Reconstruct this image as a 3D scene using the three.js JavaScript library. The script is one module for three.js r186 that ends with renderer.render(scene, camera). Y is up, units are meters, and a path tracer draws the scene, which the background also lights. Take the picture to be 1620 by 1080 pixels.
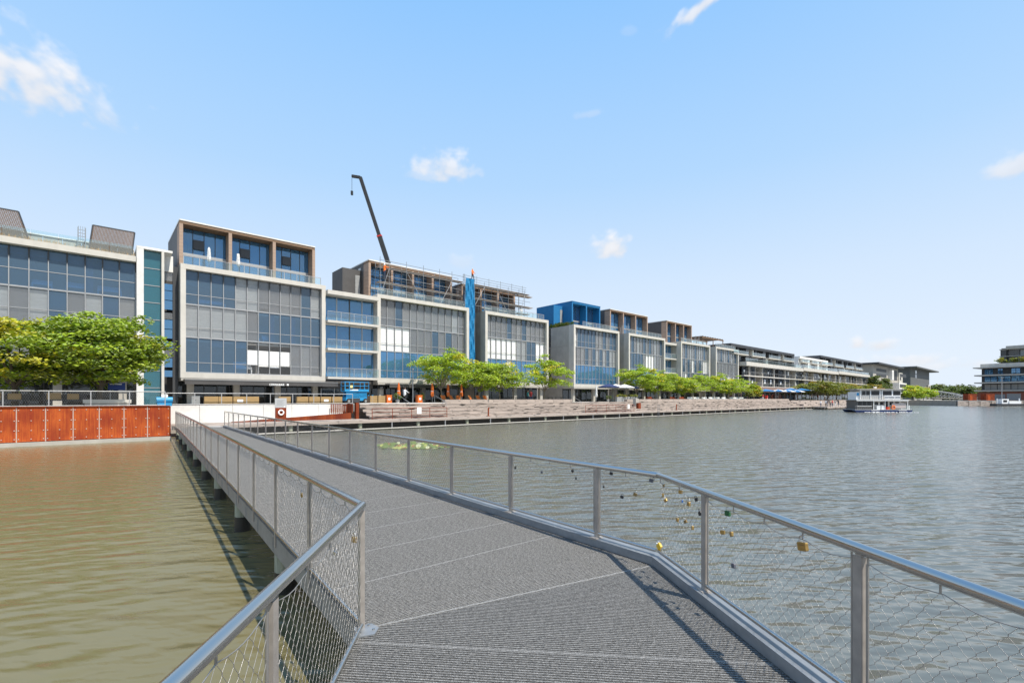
import * as THREE from 'three';
import { mergeGeometries } from 'three/addons/utils/BufferGeometryUtils.js';
import { FontLoader } from 'three/addons/loaders/FontLoader.js';
import { TextGeometry } from 'three/addons/geometries/TextGeometry.js';

// ---------------------------------------------------------------- camera, sky, sun, exposure
const scene = new THREE.Scene();
const EYE = 2.93;
const camera = new THREE.PerspectiveCamera(71.508, 1.5, 0.05, 4000);
camera.position.set(0, EYE, 0);
camera.lookAt(0, EYE, -10);
camera.setViewOffset(1620, 1080, 0, -90, 1620, 1080);      // rising front: verticals stay upright
const renderer = new THREE.WebGLRenderer({ antialias: true });
renderer.toneMapping = THREE.LinearToneMapping;
renderer.toneMappingExposure = 1.3;
renderer.shadowMap.enabled = true;

const SUN = new THREE.Vector3(0.53, 1.1, 0.39).normalize();
const sun = new THREE.DirectionalLight(new THREE.Color(1.0, 0.93, 0.82), 4.9);
sun.name = 'sun'; sun.position.copy(SUN).multiplyScalar(300); sun.castShadow = true; sun.shadow.radius = 1;
Object.assign(sun.shadow.camera, { left: -160, right: 260, top: 160, bottom: -160, near: 1, far: 900 });
sun.shadow.mapSize.set(4096, 4096);
scene.add(sun, sun.target);

function mulberry(a) { return () => { a |= 0; a = a + 0x6D2B79F5 | 0; let t = Math.imul(a ^ a >>> 15, 1 | a); t = t + Math.imul(t ^ t >>> 7, 61 | t) ^ t; return ((t ^ t >>> 14) >>> 0) / 4294967296; }; }
const R = mulberry(20240611);
const rr = (a, b, r = R) => a + (b - a) * r();
const hash2 = (x, y, s = 0) => { let h = Math.imul(x | 0, 374761393) ^ Math.imul(y | 0, 668265263) ^ Math.imul(s | 0, 1274126177); h = Math.imul(h ^ h >>> 13, 1274126177); return ((h ^ h >>> 16) >>> 0) / 4294967296; };
function vnoise(x, y, s = 0, px = 0, py = 0) {               // value noise, tiling over px, py cells when given
  const xi = Math.floor(x), yi = Math.floor(y), fx = x - xi, fy = y - yi;
  const w = (a, p) => p ? ((a % p) + p) % p : a;
  const u = fx * fx * (3 - 2 * fx), v = fy * fy * (3 - 2 * fy);
  const a = hash2(w(xi, px), w(yi, py), s), b = hash2(w(xi + 1, px), w(yi, py), s), c = hash2(w(xi, px), w(yi + 1, py), s), d = hash2(w(xi + 1, px), w(yi + 1, py), s);
  return (a * (1 - u) + b * u) * (1 - v) + (c * (1 - u) + d * u) * v;
}
function fbm(x, y, s = 0, oct = 4, px = 0, py = 0) { let t = 0, a = 0.5, n = 0; for (let o = 0; o < oct; o++) { t += a * vnoise(x, y, s + o * 17, px, py); n += a; a *= 0.5; x *= 2; y *= 2; px *= 2; py *= 2; } return t / n; }
const sst = (a, b, x) => { x = Math.min(1, Math.max(0, (x - a) / (b - a))); return x * x * (3 - 2 * x); };

{ // clear pale blue sky with a few small fair-weather clouds, the same all round
  const W = 4096, H = 2048, data = new Float32Array(W * H * 4);
  const stops = [[0, 0.80, 0.89, 1.0], [4, 0.78, 0.88, 1.0], [13, 0.66, 0.81, 1.0], [24, 0.455, 0.695, 1.0], [40, 0.29, 0.58, 1.0], [60, 0.17, 0.44, 0.95], [90, 0.11, 0.35, 0.88]];
  const grad = (el) => { if (el < 0) el = 0; for (let k = 1; k < stops.length; k++) if (el <= stops[k][0]) { const A = stops[k - 1], B = stops[k], t = (el - A[0]) / (B[0] - A[0]); return [1, 2, 3].map((c) => (A[c] + (B[c] - A[c]) * t) / 1.3); } };
  for (let j = 0; j < H; j++) { const c = grad(((j + 0.5) / H - 0.5) * 180); for (let i = 0; i < W; i++) { const o = (j * W + i) * 4; data[o] = c[0]; data[o + 1] = c[1]; data[o + 2] = c[2]; data[o + 3] = 1; } }
  // clouds: azimuth from straight ahead (deg, + to the right), elevation, half width, half height (deg), density, tilt
  const clouds = [[-46.5, 25.2, 6.2, 3.3, 1.15, -0.1], [-40.5, 24.2, 1.6, 1.3, 0.5, -0.3], [-8.2, 25.3, 3.4, 1.9, 0.85, 0], [-10.6, 24.8, 2.2, 1.0, 0.35, 0], [11.9, 17.2, 3.3, 1.7, 1.0, 0.1], [22.2, 37.6, 4.2, 1.1, 0.9, 0.42],
    [47.2, 18.6, 2.3, 1.1, 0.75, 0.1], [9.5, 30.6, 2.2, 0.5, 0.22, 0.08], [13.9, 36.9, 0.9, 0.5, 0.12, 0], [36.1, 5.2, 1.4, 1.0, 1.0, 0], [37.9, 5.0, 1.6, 0.8, 0.9, 0], [39.6, 3.5, 3.4, 0.7, 0.7, 0], [33, 2.9, 3, 0.6, 0.6, 0], [43, 2.9, 3.4, 0.8, 0.6, 0], [-6, 15.9, 2.0, 1.0, 0.22, 0]];
  const r = mulberry(77);
  for (let k = 0; k < 96; k++) { const az = 68 + r() * 222; clouds.push([az, 4 + 34 * Math.pow(r(), 1.3), 2 + r() * 9, 1.0 + r() * 4.0, 0.5 + r() * 0.8, (r() - 0.5) * 0.3]); }
  clouds.forEach(([az, el, hw, hh, dens, tilt], ci) => {
    const ce = Math.cos(el * Math.PI / 180), i0 = Math.floor(((az - 1.7 * hw / ce) / 360 + 0.25) * W), i1 = Math.ceil(((az + 1.7 * hw / ce) / 360 + 0.25) * W);
    const j0 = Math.max(0, Math.floor(((el - 2 * hh - hw * Math.abs(tilt)) / 180 + 0.5) * H)), j1 = Math.min(H - 1, Math.ceil(((el + 2 * hh + hw * Math.abs(tilt)) / 180 + 0.5) * H));
    for (let j = j0; j <= j1; j++) for (let i = i0; i <= i1; i++) {
      const dx = ((i + 0.5) / W - 0.25) * 360 - az, dy0 = ((j + 0.5) / H - 0.5) * 180 - el;
      const x = dx * ce, y = dy0 - x * tilt;
      const n = fbm(x * 0.95 + ci * 31, y * 1.25 + ci * 13, 5 + ci, 5), n2 = fbm(x * 0.35 + ci * 7, y * 0.5, 90 + ci, 3);
      const yy = y < 0 ? y * 1.55 : y;
      const d = 1 - Math.hypot(x / hw, yy / hh) + (n - 0.5) * 1.25 + (n2 - 0.5) * 1.1;
      const a = sst(-0.05, 0.85, d) * Math.min(1, dens) * 0.93; if (a <= 0) continue;
      const o = (j * W + ((i % W) + W) % W) * 4, lit = 0.70 + 0.08 * Math.max(-1, Math.min(1, y / hh)) + 0.1 * (n - 0.5);
      for (let c = 0; c < 3; c++) data[o + c] += (lit * [0.94, 0.95, 0.99][c] - data[o + c]) * a;
    }
  });
  const sky = new THREE.DataTexture(data, W, H, THREE.RGBAFormat, THREE.FloatType);
  sky.mapping = THREE.EquirectangularReflectionMapping; sky.colorSpace = THREE.LinearSRGBColorSpace; sky.magFilter = THREE.LinearFilter; sky.minFilter = THREE.LinearFilter; sky.needsUpdate = true;
  scene.background = sky; scene.environment = sky;
}
// ---------------------------------------------------------------- helpers
const V3 = THREE.Vector3, DECK = 0.9, PROM = 2.35;           // water at 0, footbridge and lower boardwalk at 0.9, promenade at 2.35
const TURN = 0.72302, CT = 0.749838, ST = 0.661622;          // the quay runs off to the right; s along it, off out over the water
const qp = (s, off, y = 0) => new V3(-30.8 + ST * off + CT * s, y, -(44 - CT * off + ST * s));

class MB {                                                   // collects faces into one geometry, uv in metres
  constructor() { this.p = []; this.n = []; this.u = []; this.x = []; }
  v(p, n, u) { this.p.push(p.x, p.y, p.z); this.n.push(n.x, n.y, n.z); this.u.push(u[0], u[1]); return this.p.length / 3 - 1; }
  quad(a, b, c, d, uo = 0, vo = 0) {
    const ab = new V3().subVectors(b, a), ad = new V3().subVectors(d, a), n = new V3().crossVectors(ab, ad).normalize(), w = ab.length(), h = ad.length();
    const i = this.v(a, n, [uo, vo]); this.v(b, n, [uo + w, vo]); this.v(c, n, [uo + w, vo + h]); this.v(d, n, [uo, vo + h]);
    this.x.push(i, i + 1, i + 2, i, i + 2, i + 3); return this;
  }
  hexa(c, uo = 0, vo = 0) {                                   // 8 corners: bottom 0-3 anticlockwise seen from above, top 4-7
    const q = (a, b, d, e) => this.quad(c[a], c[b], c[d], c[e], uo, vo);
    q(0, 1, 5, 4); q(1, 2, 6, 5); q(2, 3, 7, 6); q(3, 0, 4, 7); q(4, 5, 6, 7); q(3, 2, 1, 0); return this;
  }
  box(x0, y0, z0, x1, y1, z1, uo = 0, vo = 0) {
    if (x1 < x0) [x0, x1] = [x1, x0]; if (y1 < y0) [y0, y1] = [y1, y0]; if (z1 < z0) [z0, z1] = [z1, z0];
    const P = (x, y, z) => new V3(x, y, z);
    return this.hexa([P(x0, y0, z1), P(x1, y0, z1), P(x1, y0, z0), P(x0, y0, z0), P(x0, y1, z1), P(x1, y1, z1), P(x1, y1, z0), P(x0, y1, z0)], uo, vo);
  }
  bar(a, b, w, h, up = new V3(0, 1, 0), uo = 0) {             // box from a to b, w across, h along up
    const d = new V3().subVectors(b, a).normalize(); let s = new V3().crossVectors(d, up); if (s.lengthSq() < 1e-6) s.set(1, 0, 0); s.normalize();
    const t = new V3().crossVectors(s, d).normalize(), P = (o, i, j) => new V3().copy(o).addScaledVector(s, i * w / 2).addScaledVector(t, j * h / 2);
    return this.hexa([P(a, -1, -1), P(a, 1, -1), P(b, 1, -1), P(b, -1, -1), P(a, -1, 1), P(a, 1, 1), P(b, 1, 1), P(b, -1, 1)].map((v) => v), uo).flipIf(false);
  }
  flipIf() { return this; }
  tube(pts, r, seg = 8, cap = true, r1 = r) {
    const L = pts.length, up = new V3(); let base = [], len = 0, s = null;
    for (let k = 0; k < L; k++) {
      const d = new V3(); if (k < L - 1) d.add(new V3().subVectors(pts[k + 1], pts[k]).normalize()); if (k > 0) d.add(new V3().subVectors(pts[k], pts[k - 1]).normalize()); d.normalize();
      if (!s) { up.set(Math.abs(d.y) > 0.9 ? 1 : 0, Math.abs(d.y) > 0.9 ? 0 : 1, 0); s = new V3().crossVectors(d, up).normalize(); } else s.addScaledVector(d, -s.dot(d)).normalize();
      const t = new V3().crossVectors(s, d); if (k) len += pts[k].distanceTo(pts[k - 1]);
      const rad = r + (r1 - r) * (L > 1 ? k / (L - 1) : 0), row = [];
      for (let j = 0; j <= seg; j++) { const a = j / seg * 2 * Math.PI, n = new V3().addScaledVector(s, Math.cos(a)).addScaledVector(t, Math.sin(a)); row.push(this.v(new V3().copy(pts[k]).addScaledVector(n, rad), n, [j / seg * 6.283 * rad, len])); }
      base.push(row);
      if (cap && (k === 0 || k === L - 1)) { const n = d.clone().multiplyScalar(k ? 1 : -1), c = this.v(pts[k], n, [0, 0]), ring = []; for (let j = 0; j <= seg; j++) { const i = row[j] * 3; ring.push(this.v(new V3(this.p[i], this.p[i + 1], this.p[i + 2]), n, [0, 0])); } for (let j = 0; j < seg; j++) k ? this.x.push(c, ring[j + 1], ring[j]) : this.x.push(c, ring[j], ring[j + 1]); }
    }
    for (let k = 0; k < L - 1; k++) for (let j = 0; j < seg; j++) this.x.push(base[k][j], base[k + 1][j], base[k][j + 1], base[k][j + 1], base[k + 1][j], base[k + 1][j + 1]);
    return this;
  }
  prism(poly, y0, y1, uo = 0) {                               // convex outline of [x, z], any turn
    let A = 0; for (let k = 0; k < poly.length; k++) { const [x, z] = poly[k], [X, Z] = poly[(k + 1) % poly.length]; A += x * Z - X * z; }
    const q = A > 0 ? [...poly].reverse() : poly, up = new V3(0, 1, 0), dn = new V3(0, -1, 0);
    for (const [y, n] of [[y1, up], [y0, dn]]) { const i = this.p.length / 3; q.forEach(([x, z]) => this.v(new V3(x, y, z), n, [x + uo, z])); for (let k = 1; k < q.length - 1; k++) n === up ? this.x.push(i, i + k, i + k + 1) : this.x.push(i, i + k + 1, i + k); }
    q.forEach(([x, z], k) => { const [X, Z] = q[(k + 1) % q.length]; this.quad(new V3(x, y0, z), new V3(X, y0, Z), new V3(X, y1, Z), new V3(x, y1, z), uo); });
    return this;
  }
  add(g, m) {
    const G = m ? g.clone().applyMatrix4(m) : g, P = G.attributes.position, N = G.attributes.normal, U = G.attributes.uv, b = this.p.length / 3;
    for (let k = 0; k < P.count; k++) { this.p.push(P.getX(k), P.getY(k), P.getZ(k)); this.n.push(N.getX(k), N.getY(k), N.getZ(k)); U ? this.u.push(U.getX(k), U.getY(k)) : this.u.push(0, 0); }
    if (G.index) for (let k = 0; k < G.index.count; k++) this.x.push(b + G.index.getX(k)); else for (let k = 0; k < P.count; k++) this.x.push(b + k);
    return this;
  }
  geo() { const g = new THREE.BufferGeometry(); g.setAttribute('position', new THREE.Float32BufferAttribute(this.p, 3)); g.setAttribute('normal', new THREE.Float32BufferAttribute(this.n, 3)); g.setAttribute('uv', new THREE.Float32BufferAttribute(this.u, 2)); g.setIndex(this.x); return g; }
  mesh(name, mat, parent) { return put(name, this.geo(), mat, parent); }
}
const taken = {};
const numbered = (n) => { const k = taken[n] = (taken[n] ?? -1) + 1; return k ? n + '_' + String(k).padStart(3, '0') : n; };
function put(name, geo, mat, parent) { const m = new THREE.Mesh(geo, mat); m.name = parent ? name : numbered(name); m.castShadow = m.receiveShadow = true; (parent ?? scene).add(m); return m; }
function tag(o, label, category, group) { o.userData.label = label; o.userData.category = category; if (group) o.userData.group = group; return o; }
function thing(name, label, category, group, pos, turn = 0) { const o = new THREE.Group(); o.name = numbered(name); if (pos) o.position.copy(pos); o.rotation.y = turn; scene.add(o); return tag(o, label, category, group); }
function part(name, parent) { const o = new THREE.Group(); o.name = name; parent.add(o); return o; }
const setting = (m) => { m.userData.kind = 'structure'; return m; };
const stuff = (m) => { m.userData.kind = 'stuff'; return m; };
function copyOf(o, pos, turn, label, scale = 1) { const c = o.clone(); c.name = numbered(o.name.replace(/_\d{3}$/, '')); c.position.copy(pos); c.rotation.y = turn; c.scale.setScalar(scale); c.userData = { ...o.userData }; if (label) c.userData.label = label; scene.add(c); return c; }
const boxGeos = new Map(); let paneCount = 0;
function bx(name, x0, y0, z0, x1, y1, z1, mat, parent) {      // a box as a mesh of its own; alike sizes share one geometry
  const w = +(x1 - x0).toFixed(3), h = +(y1 - y0).toFixed(3), d = +(z1 - z0).toFixed(3), key = w + ',' + h + ',' + d;
  if (!boxGeos.has(key)) boxGeos.set(key, new MB().box(-w / 2, -h / 2, -d / 2, w / 2, h / 2, d / 2).geo());
  const m = put(name, boxGeos.get(key), mat, parent); m.position.set((x0 + x1) / 2, (y0 + y1) / 2, (z0 + z1) / 2);
  if (name.endsWith('_pane')) m.rotation.set((hash2(paneCount, 1) - 0.5) * 0.016, (hash2(paneCount++, 2) - 0.5) * 0.016, 0);   // panes never sit perfectly true
  return m;
}
// ---------------------------------------------------------------- surfaces
function tex(n, fn, srgb = true) {                            // fn(u, v) -> [r, g, b] in 0..1, tiling
  const d = new Uint8Array(n * n * 4);
  for (let j = 0; j < n; j++) for (let i = 0; i < n; i++) { const c = fn(i / n, j / n), o = (j * n + i) * 4; d[o] = 255 * Math.min(1, Math.max(0, c[0])); d[o + 1] = 255 * Math.min(1, Math.max(0, c[1])); d[o + 2] = 255 * Math.min(1, Math.max(0, c[2])); d[o + 3] = 255; }
  const t = new THREE.DataTexture(d, n, n); t.wrapS = t.wrapT = THREE.RepeatWrapping; t.magFilter = THREE.LinearFilter; t.minFilter = THREE.LinearMipmapLinearFilter; t.generateMipmaps = true; if (srgb) t.colorSpace = THREE.SRGBColorSpace; t.needsUpdate = true; return t;
}
const at = (t, sx, sy = sx) => { const c = t.clone(); c.repeat.set(1 / sx, 1 / sy); c.needsUpdate = true; return c; };
const enc = (x) => Math.pow(Math.max(0, Math.min(1, x)), 1 / 2.2), g3 = (x) => [x, x, x], e3 = (c) => c.map(enc);   // enc: a linear factor as stored in an sRGB map
const T = {
  mottle: tex(512, (u, v) => { const a = fbm(u * 6, v * 6, 1, 5, 6, 6), b = fbm(u * 40, v * 40, 9, 3, 40, 40); return e3(g3(0.86 + 0.34 * (a - 0.5) + 0.12 * (b - 0.5))); }),
  concrete: tex(512, (u, v) => { const a = fbm(u * 5, v * 5, 21, 5, 5, 5), st = fbm(u * 26, v * 2, 33, 3, 26, 2), p = vnoise(u * 160, v * 160, 4, 160, 160); const x = 0.86 + 0.26 * (a - 0.5) - 0.16 * Math.max(0, st - 0.52) + (p > 0.93 ? -0.12 : 0); return e3([x, x * 0.99, x * 0.97]); }),
  timber: tex(512, (u, v) => { const gr = fbm(u * 3, v * 70, 41, 4, 3, 70), b = fbm(u * 2, v * 8, 44, 3, 2, 8); const x = 0.74 + 0.35 * (gr - 0.5) + 0.25 * (b - 0.5); return e3([x, x * 0.98, x * 0.96]); }),
  sleeper: tex(1024, (u, v) => { const row = Math.floor(v * 8), off = hash2(row, 3, 7), col = Math.floor(u * 3 + off * 3), tone = hash2(((col % 3) + 3) % 3, row, 11); const gr = fbm(u * 5, v * 120, 51, 3, 5, 120), st = fbm(u * 9, v * 7, 57, 4, 9, 7); let x = 0.60 + 0.26 * tone + 0.3 * (gr - 0.5) - (st > 0.56 ? (st - 0.56) * 3.2 : 0); return e3([x * 1.02, x * 0.965, x * 0.93]); }),
  rust: tex(1024, (u, v) => { const a = fbm(u * 4, v * 3, 61, 4, 4, 3), st = fbm(u * 90, v * 4, 66, 3, 90, 4), p = fbm(u * 120, v * 120, 68, 2, 120, 120), k = 0.6 * a + 0.3 * st + 0.1 * p; const t = sst(0.25, 0.75, k); return [0.64 + 0.22 * t + 0.06 * (p - .5), 0.235 + 0.175 * t + 0.07 * (st - 0.5), 0.065 + 0.07 * t]; }),
  speck: tex(512, (u, v) => { const p = vnoise(u * 256, v * 256, 71, 256, 256), q = fbm(u * 24, v * 24, 73, 3, 24, 24); return e3(g3(0.16 + 1.15 * p * p * p + 0.3 * (q - 0.5))); }),
  galv: tex(512, (u, v) => { const a = fbm(u * 14, v * 14, 81, 3, 14, 14), b = fbm(u * 3, v * 3, 84, 3, 3, 3); return e3(g3(0.80 + 0.24 * (a - 0.5) + 0.26 * (b - 0.5))); }),
  brushed: tex(512, (u, v) => g3(0.5 + 0.5 * (fbm(u * 8, v * 200, 91, 3, 8, 200) - 0.5)), false),
  fine: tex(512, (u, v) => g3(fbm(u * 48, v * 48, 95, 4, 48, 48)), false),
  weave: tex(256, (u, v) => { const a = fbm(u * 4, v * 18, 101, 3, 4, 18); return e3(g3(0.84 + 0.30 * (a - 0.5))); }),
  pile: tex(256, (u, v) => { const a = fbm(u * 40, v * 3, 111, 4, 40, 3); return e3(g3(0.75 + 0.5 * (a - 0.5))); }),
};
const lin = (r, g, b) => new THREE.Color().setRGB(r, g, b);
const std = (c, roughness = 0.8, o = {}) => new THREE.MeshStandardMaterial({ color: Array.isArray(c) ? lin(...c) : c, roughness, metalness: 0, side: THREE.DoubleSide, ...o });
const M = {
  white: std([0.67, 0.64, 0.585], 0.75, { map: at(T.concrete, 5) }),
  whitewall: std([0.82, 0.80, 0.76], 0.8, { map: at(T.mottle, 4) }),
  concrete: std([0.50, 0.475, 0.43], 0.85, { map: at(T.concrete, 4), bumpMap: at(T.fine, 2), bumpScale: 0.004 }),
  concdark: std([0.44, 0.415, 0.375], 0.9, { map: at(T.concrete, 3) }),
  paving: std([0.42, 0.40, 0.37], 0.9, { map: at(T.mottle, 3) }),
  alu: std([0.40, 0.40, 0.40], 0.45, { metalness: 0.35 }),
  aludark: std([0.06, 0.062, 0.066], 0.5, { metalness: 0.2 }),
  cladding: std([0.085, 0.08, 0.077], 0.6, { map: at(T.mottle, 3) }),
  slate: std([0.05, 0.052, 0.058], 0.6, { map: at(T.mottle, 3) }),
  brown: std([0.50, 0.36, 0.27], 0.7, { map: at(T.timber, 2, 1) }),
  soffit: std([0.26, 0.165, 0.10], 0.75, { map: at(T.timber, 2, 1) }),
  room: std([0.34, 0.32, 0.29], 0.9, { map: at(T.mottle, 3) }),
  shopwall: std([0.33, 0.31, 0.28], 0.9, { map: at(T.mottle, 3) }),
  blind: std([0.16, 0.16, 0.158], 0.9, { map: at(T.weave, 1.6) }),
  blindpale: std([0.34, 0.345, 0.34], 0.9, { map: at(T.weave, 1.6) }),
  blindwhite: std([0.90, 0.90, 0.88], 0.9),
  blindslate: std([0.075, 0.077, 0.083], 0.9, { map: at(T.weave, 1.6) }),
  curtain: std([0.13, 0.19, 0.29], 0.9, { map: at(T.weave, 0.9) }),
  dark: std([0.02, 0.02, 0.022], 0.6),
  black: std([0.012, 0.012, 0.013], 0.5),
  steel: std([0.50, 0.485, 0.46], 0.13, { metalness: 0.95, roughnessMap: null, bumpMap: at(T.brushed, 0.4, 0.4), bumpScale: 0.0002 }),
  post: std([0.50, 0.45, 0.40], 0.42, { metalness: 0.35, map: at(T.galv, 0.7) }),
  wire: std([0.40, 0.38, 0.355], 0.4, { metalness: 0.7 }),
  galv: std([0.34, 0.36, 0.375], 0.5, { metalness: 0.45, map: at(T.galv, 0.9), bumpMap: at(T.fine, 0.5), bumpScale: 0.0006 }),
  beam: std([0.36, 0.355, 0.34], 0.55, { metalness: 0.4, map: at(T.galv, 1.1) }),
  grate: std([0.53, 0.515, 0.485], 0.75, { map: at(T.speck, 0.62), bumpMap: at(T.speck, 0.4), bumpScale: 0.003 }),
  grateseam: std([0.62, 0.60, 0.56], 0.7, { map: at(T.speck, 0.5) }),
  sleeper: std([0.54, 0.48, 0.43], 0.9, { map: at(T.sleeper, 9, 1.6), bumpMap: at(T.fine, 0.8), bumpScale: 0.006 }),
  rust: std([0.70, 0.70, 0.80], 0.88, { map: at(T.rust, 3.2, 3.2), bumpMap: at(T.fine, 0.6), bumpScale: 0.002 }),
  rustdull: std([0.36, 0.36, 0.46], 0.9, { map: at(T.rust, 2.4, 2.4) }),
  pile: std([0.46, 0.47, 0.35], 0.9, { map: at(T.pile, 0.6), bumpMap: at(T.pile, 0.6), bumpScale: 0.006 }),
  pilewet: std([0.035, 0.032, 0.026], 0.45, { map: at(T.pile, 0.6), bumpMap: at(T.pile, 0.5), bumpScale: 0.01 }),
  bluesheet: std([0.008, 0.18, 0.42], 0.7, { map: at(T.weave, 1.2), bumpMap: at(T.fine, 2.5), bumpScale: 0.03 }),
  bluenet: std([0.012, 0.25, 0.52], 0.7, { map: at(T.weave, 0.9) }),
  liftblue: std([0.02, 0.26, 0.52], 0.45),
  orange: std([0.75, 0.17, 0.025], 0.75, { map: at(T.weave, 0.6) }),
  ply: std([0.50, 0.33, 0.14], 0.7, { map: at(T.timber, 1.4, 1) }),
  fabricwhite: std([0.82, 0.82, 0.80], 0.85, { map: at(T.weave, 1) }),
  fabricblue: std([0.03, 0.20, 0.46], 0.8, { map: at(T.weave, 1) }),
  fabricnavy: std([0.025, 0.045, 0.14], 0.8, { map: at(T.weave, 1) }),
  brick: std([0.27, 0.10, 0.065], 0.9, { map: at(T.mottle, 1.2) }),
  podium: std([0.29, 0.19, 0.155], 0.9, { map: at(T.mottle, 1.4) }),
  rubber: std([0.02, 0.02, 0.02], 0.85),
  paper: std([0.85, 0.85, 0.84], 0.6),
  red: std([0.5, 0.03, 0.02], 0.5),
  skin: std([0.50, 0.30, 0.21], 0.6),
  hivis: std([0.95, 0.22, 0.03], 0.8), navy: std([0.03, 0.04, 0.07], 0.85), teal: std([0.03, 0.22, 0.24], 0.85), shirt: std([0.62, 0.64, 0.68], 0.85), redshirt: std([0.45, 0.05, 0.05], 0.85), denim: std([0.07, 0.09, 0.14], 0.9), hair: std([0.03, 0.02, 0.015], 0.8),
};
const glass = (c, metalness, ior = 1.5) => new THREE.MeshPhysicalMaterial({ color: lin(...c), roughness: 0.015, transmission: 1, metalness, thickness: 0, ior, side: THREE.DoubleSide });   // metalness: the mirror coating of the pane
M.glass = glass([0.93, 0.945, 0.955], 0.07); M.glassblue = glass([0.18, 0.44, 0.72], 0.48); M.glassteal = glass([0.14, 0.42, 0.50], 0.32); M.glassdark = glass([0.42, 0.46, 0.48], 0.10); M.glasscool = glass([0.34, 0.52, 0.68], 0.17); M.glassclear = glass([0.985, 0.985, 0.985], 0.02, 1.3); M.glasstint = glass([0.16, 0.19, 0.23], 0.22); M.balustrade = glass([0.86, 0.94, 0.95], 0.04, 1.4);
// ---------------------------------------------------------------- water
{
  const N = 1024;
  const waves = (seed, n, kmin, kmax, dir, spread, slope) => { const r = mulberry(seed), out = []; while (out.length < n) { const k = kmin * Math.pow(kmax / kmin, r()), a = dir + (r() + r() + r() - 1.5) * spread, kx = Math.round(k * Math.cos(a)), ky = Math.round(k * Math.sin(a)), q = Math.hypot(kx, ky); if (q < 1) continue; out.push([kx, ky, r() * 6.283, Math.pow(q, -slope)]); } return out; };
  const field = (ws) => { const h = new Float32Array(N * N); for (const [kx, ky, ph, a] of ws) { const cx = new Float32Array(N), sx = new Float32Array(N); for (let i = 0; i < N; i++) { const t = 2 * Math.PI * kx * i / N; cx[i] = Math.cos(t); sx[i] = Math.sin(t); } for (let j = 0; j < N; j++) { const t = 2 * Math.PI * ky * j / N + ph, c = a * Math.cos(t), s = a * Math.sin(t), o = j * N; for (let i = 0; i < N; i++) h[o + i] += cx[i] * c - sx[i] * s; } } return h; };
  const warp = (h, amt) => { let mx = 0; for (const x of h) mx = Math.max(mx, Math.abs(x)); for (let i = 0; i < h.length; i++) { const x = h[i] / mx; h[i] = x + amt * x * x; } return h; };
  // ripples over a 3.1 m tile as a bump map, longer wind waves over an 8.3 m tile as a normal map
  const rip = warp(field(waves(3, 120, 8, 70, 1.25, 0.7, 1.2)), 0.5);
  let lo = 9, hi = -9; for (const x of rip) { lo = Math.min(lo, x); hi = Math.max(hi, x); }
  const rd = new Float32Array(N * N * 4); for (let i = 0; i < N * N; i++) { const g = (rip[i] - lo) / (hi - lo); rd[i * 4] = rd[i * 4 + 1] = rd[i * 4 + 2] = g; rd[i * 4 + 3] = 1; }
  const bump = new THREE.DataTexture(rd, N, N, THREE.RGBAFormat, THREE.FloatType);
  const big = field(waves(8, 120, 7, 64, 1.2, 0.7, 1.0)); let sd = 0;
  const nd = new Float32Array(N * N * 4), gx = (i, j) => big[((j + N) % N) * N + (i + N) % N];
  for (let j = 0; j < N; j++) for (let i = 0; i < N; i++) sd += (gx(i + 1, j) - gx(i - 1, j)) ** 2 + (gx(i, j + 1) - gx(i, j - 1)) ** 2;
  const k = 0.10 / Math.sqrt(sd / N / N / 2);
  for (let j = 0; j < N; j++) for (let i = 0; i < N; i++) { const n = new V3(-(gx(i + 1, j) - gx(i - 1, j)) * k, -(gx(i, j + 1) - gx(i, j - 1)) * k, 1).normalize(), o = (j * N + i) * 4; nd[o] = n.x * 0.5 + 0.5; nd[o + 1] = n.y * 0.5 + 0.5; nd[o + 2] = n.z * 0.5 + 0.5; nd[o + 3] = 1; }
  const norm = new THREE.DataTexture(nd, N, N, THREE.RGBAFormat, THREE.FloatType);
  for (const t of [bump, norm]) { t.wrapS = t.wrapT = THREE.RepeatWrapping; t.magFilter = THREE.LinearFilter; t.minFilter = THREE.LinearMipmapLinearFilter; t.needsUpdate = true; }
  bump.repeat.set(1 / 3.1, 1 / 3.1); norm.repeat.set(1 / 8.3, 1 / 8.3); norm.rotation = 0.45;
  const silt = tex(512, (u, v) => { const a = fbm(u * 5, v * 5, 201, 5, 5, 5); return e3([0.9 + 0.2 * (a - 0.5), 0.91 + 0.16 * (a - 0.5), 0.92 + 0.12 * (a - 0.5)]); });
  const waterMat = (chop, silty, roughness, ior = 1.38) => new THREE.MeshPhysicalMaterial({ color: lin(...silty), map: at(silt, 60), roughness, ior, bumpMap: bump, bumpScale: 0.011 * chop, normalMap: norm, normalScale: new THREE.Vector2(chop, chop) });
  // the footbridge divides the open lake, ruffled by the wind, from the sheltered basin in front of the rusted wall
  const V = (x, d) => new V3(x, 0, -d), sheet = (pts) => { const m = new MB(), up = new V3(0, 1, 0); pts.forEach((p) => m.v(p, up, [p.x, -p.z])); for (let k = 1; k < pts.length - 1; k++) m.x.push(0, k, k + 1); return m; };
  setting(sheet([V(0.3, 5.0), V(1.3, -5), V(30, -1200), V(1800, -1200), V(1800, 1800), V(-800, 1020)]).mesh('lake_water', waterMat(1.15, [0.122, 0.120, 0.092], 0.17, 1.95)));
  setting(sheet([V(0.3, 5.0), V(-800, 1020), V(-1800, 1800), V(-1800, -1200), V(30, -1200), V(1.3, -5)]).mesh('basin_water', waterMat(0.8, [0.172, 0.146, 0.066], 0.19)));
  const bed = new MB(); bed.quad(new V3(-1800, -2, 1200), new V3(1800, -2, 1200), new V3(1800, -2, -1800), new V3(-1800, -2, -1800)); setting(bed.mesh('ground', M.concdark));
}
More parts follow.
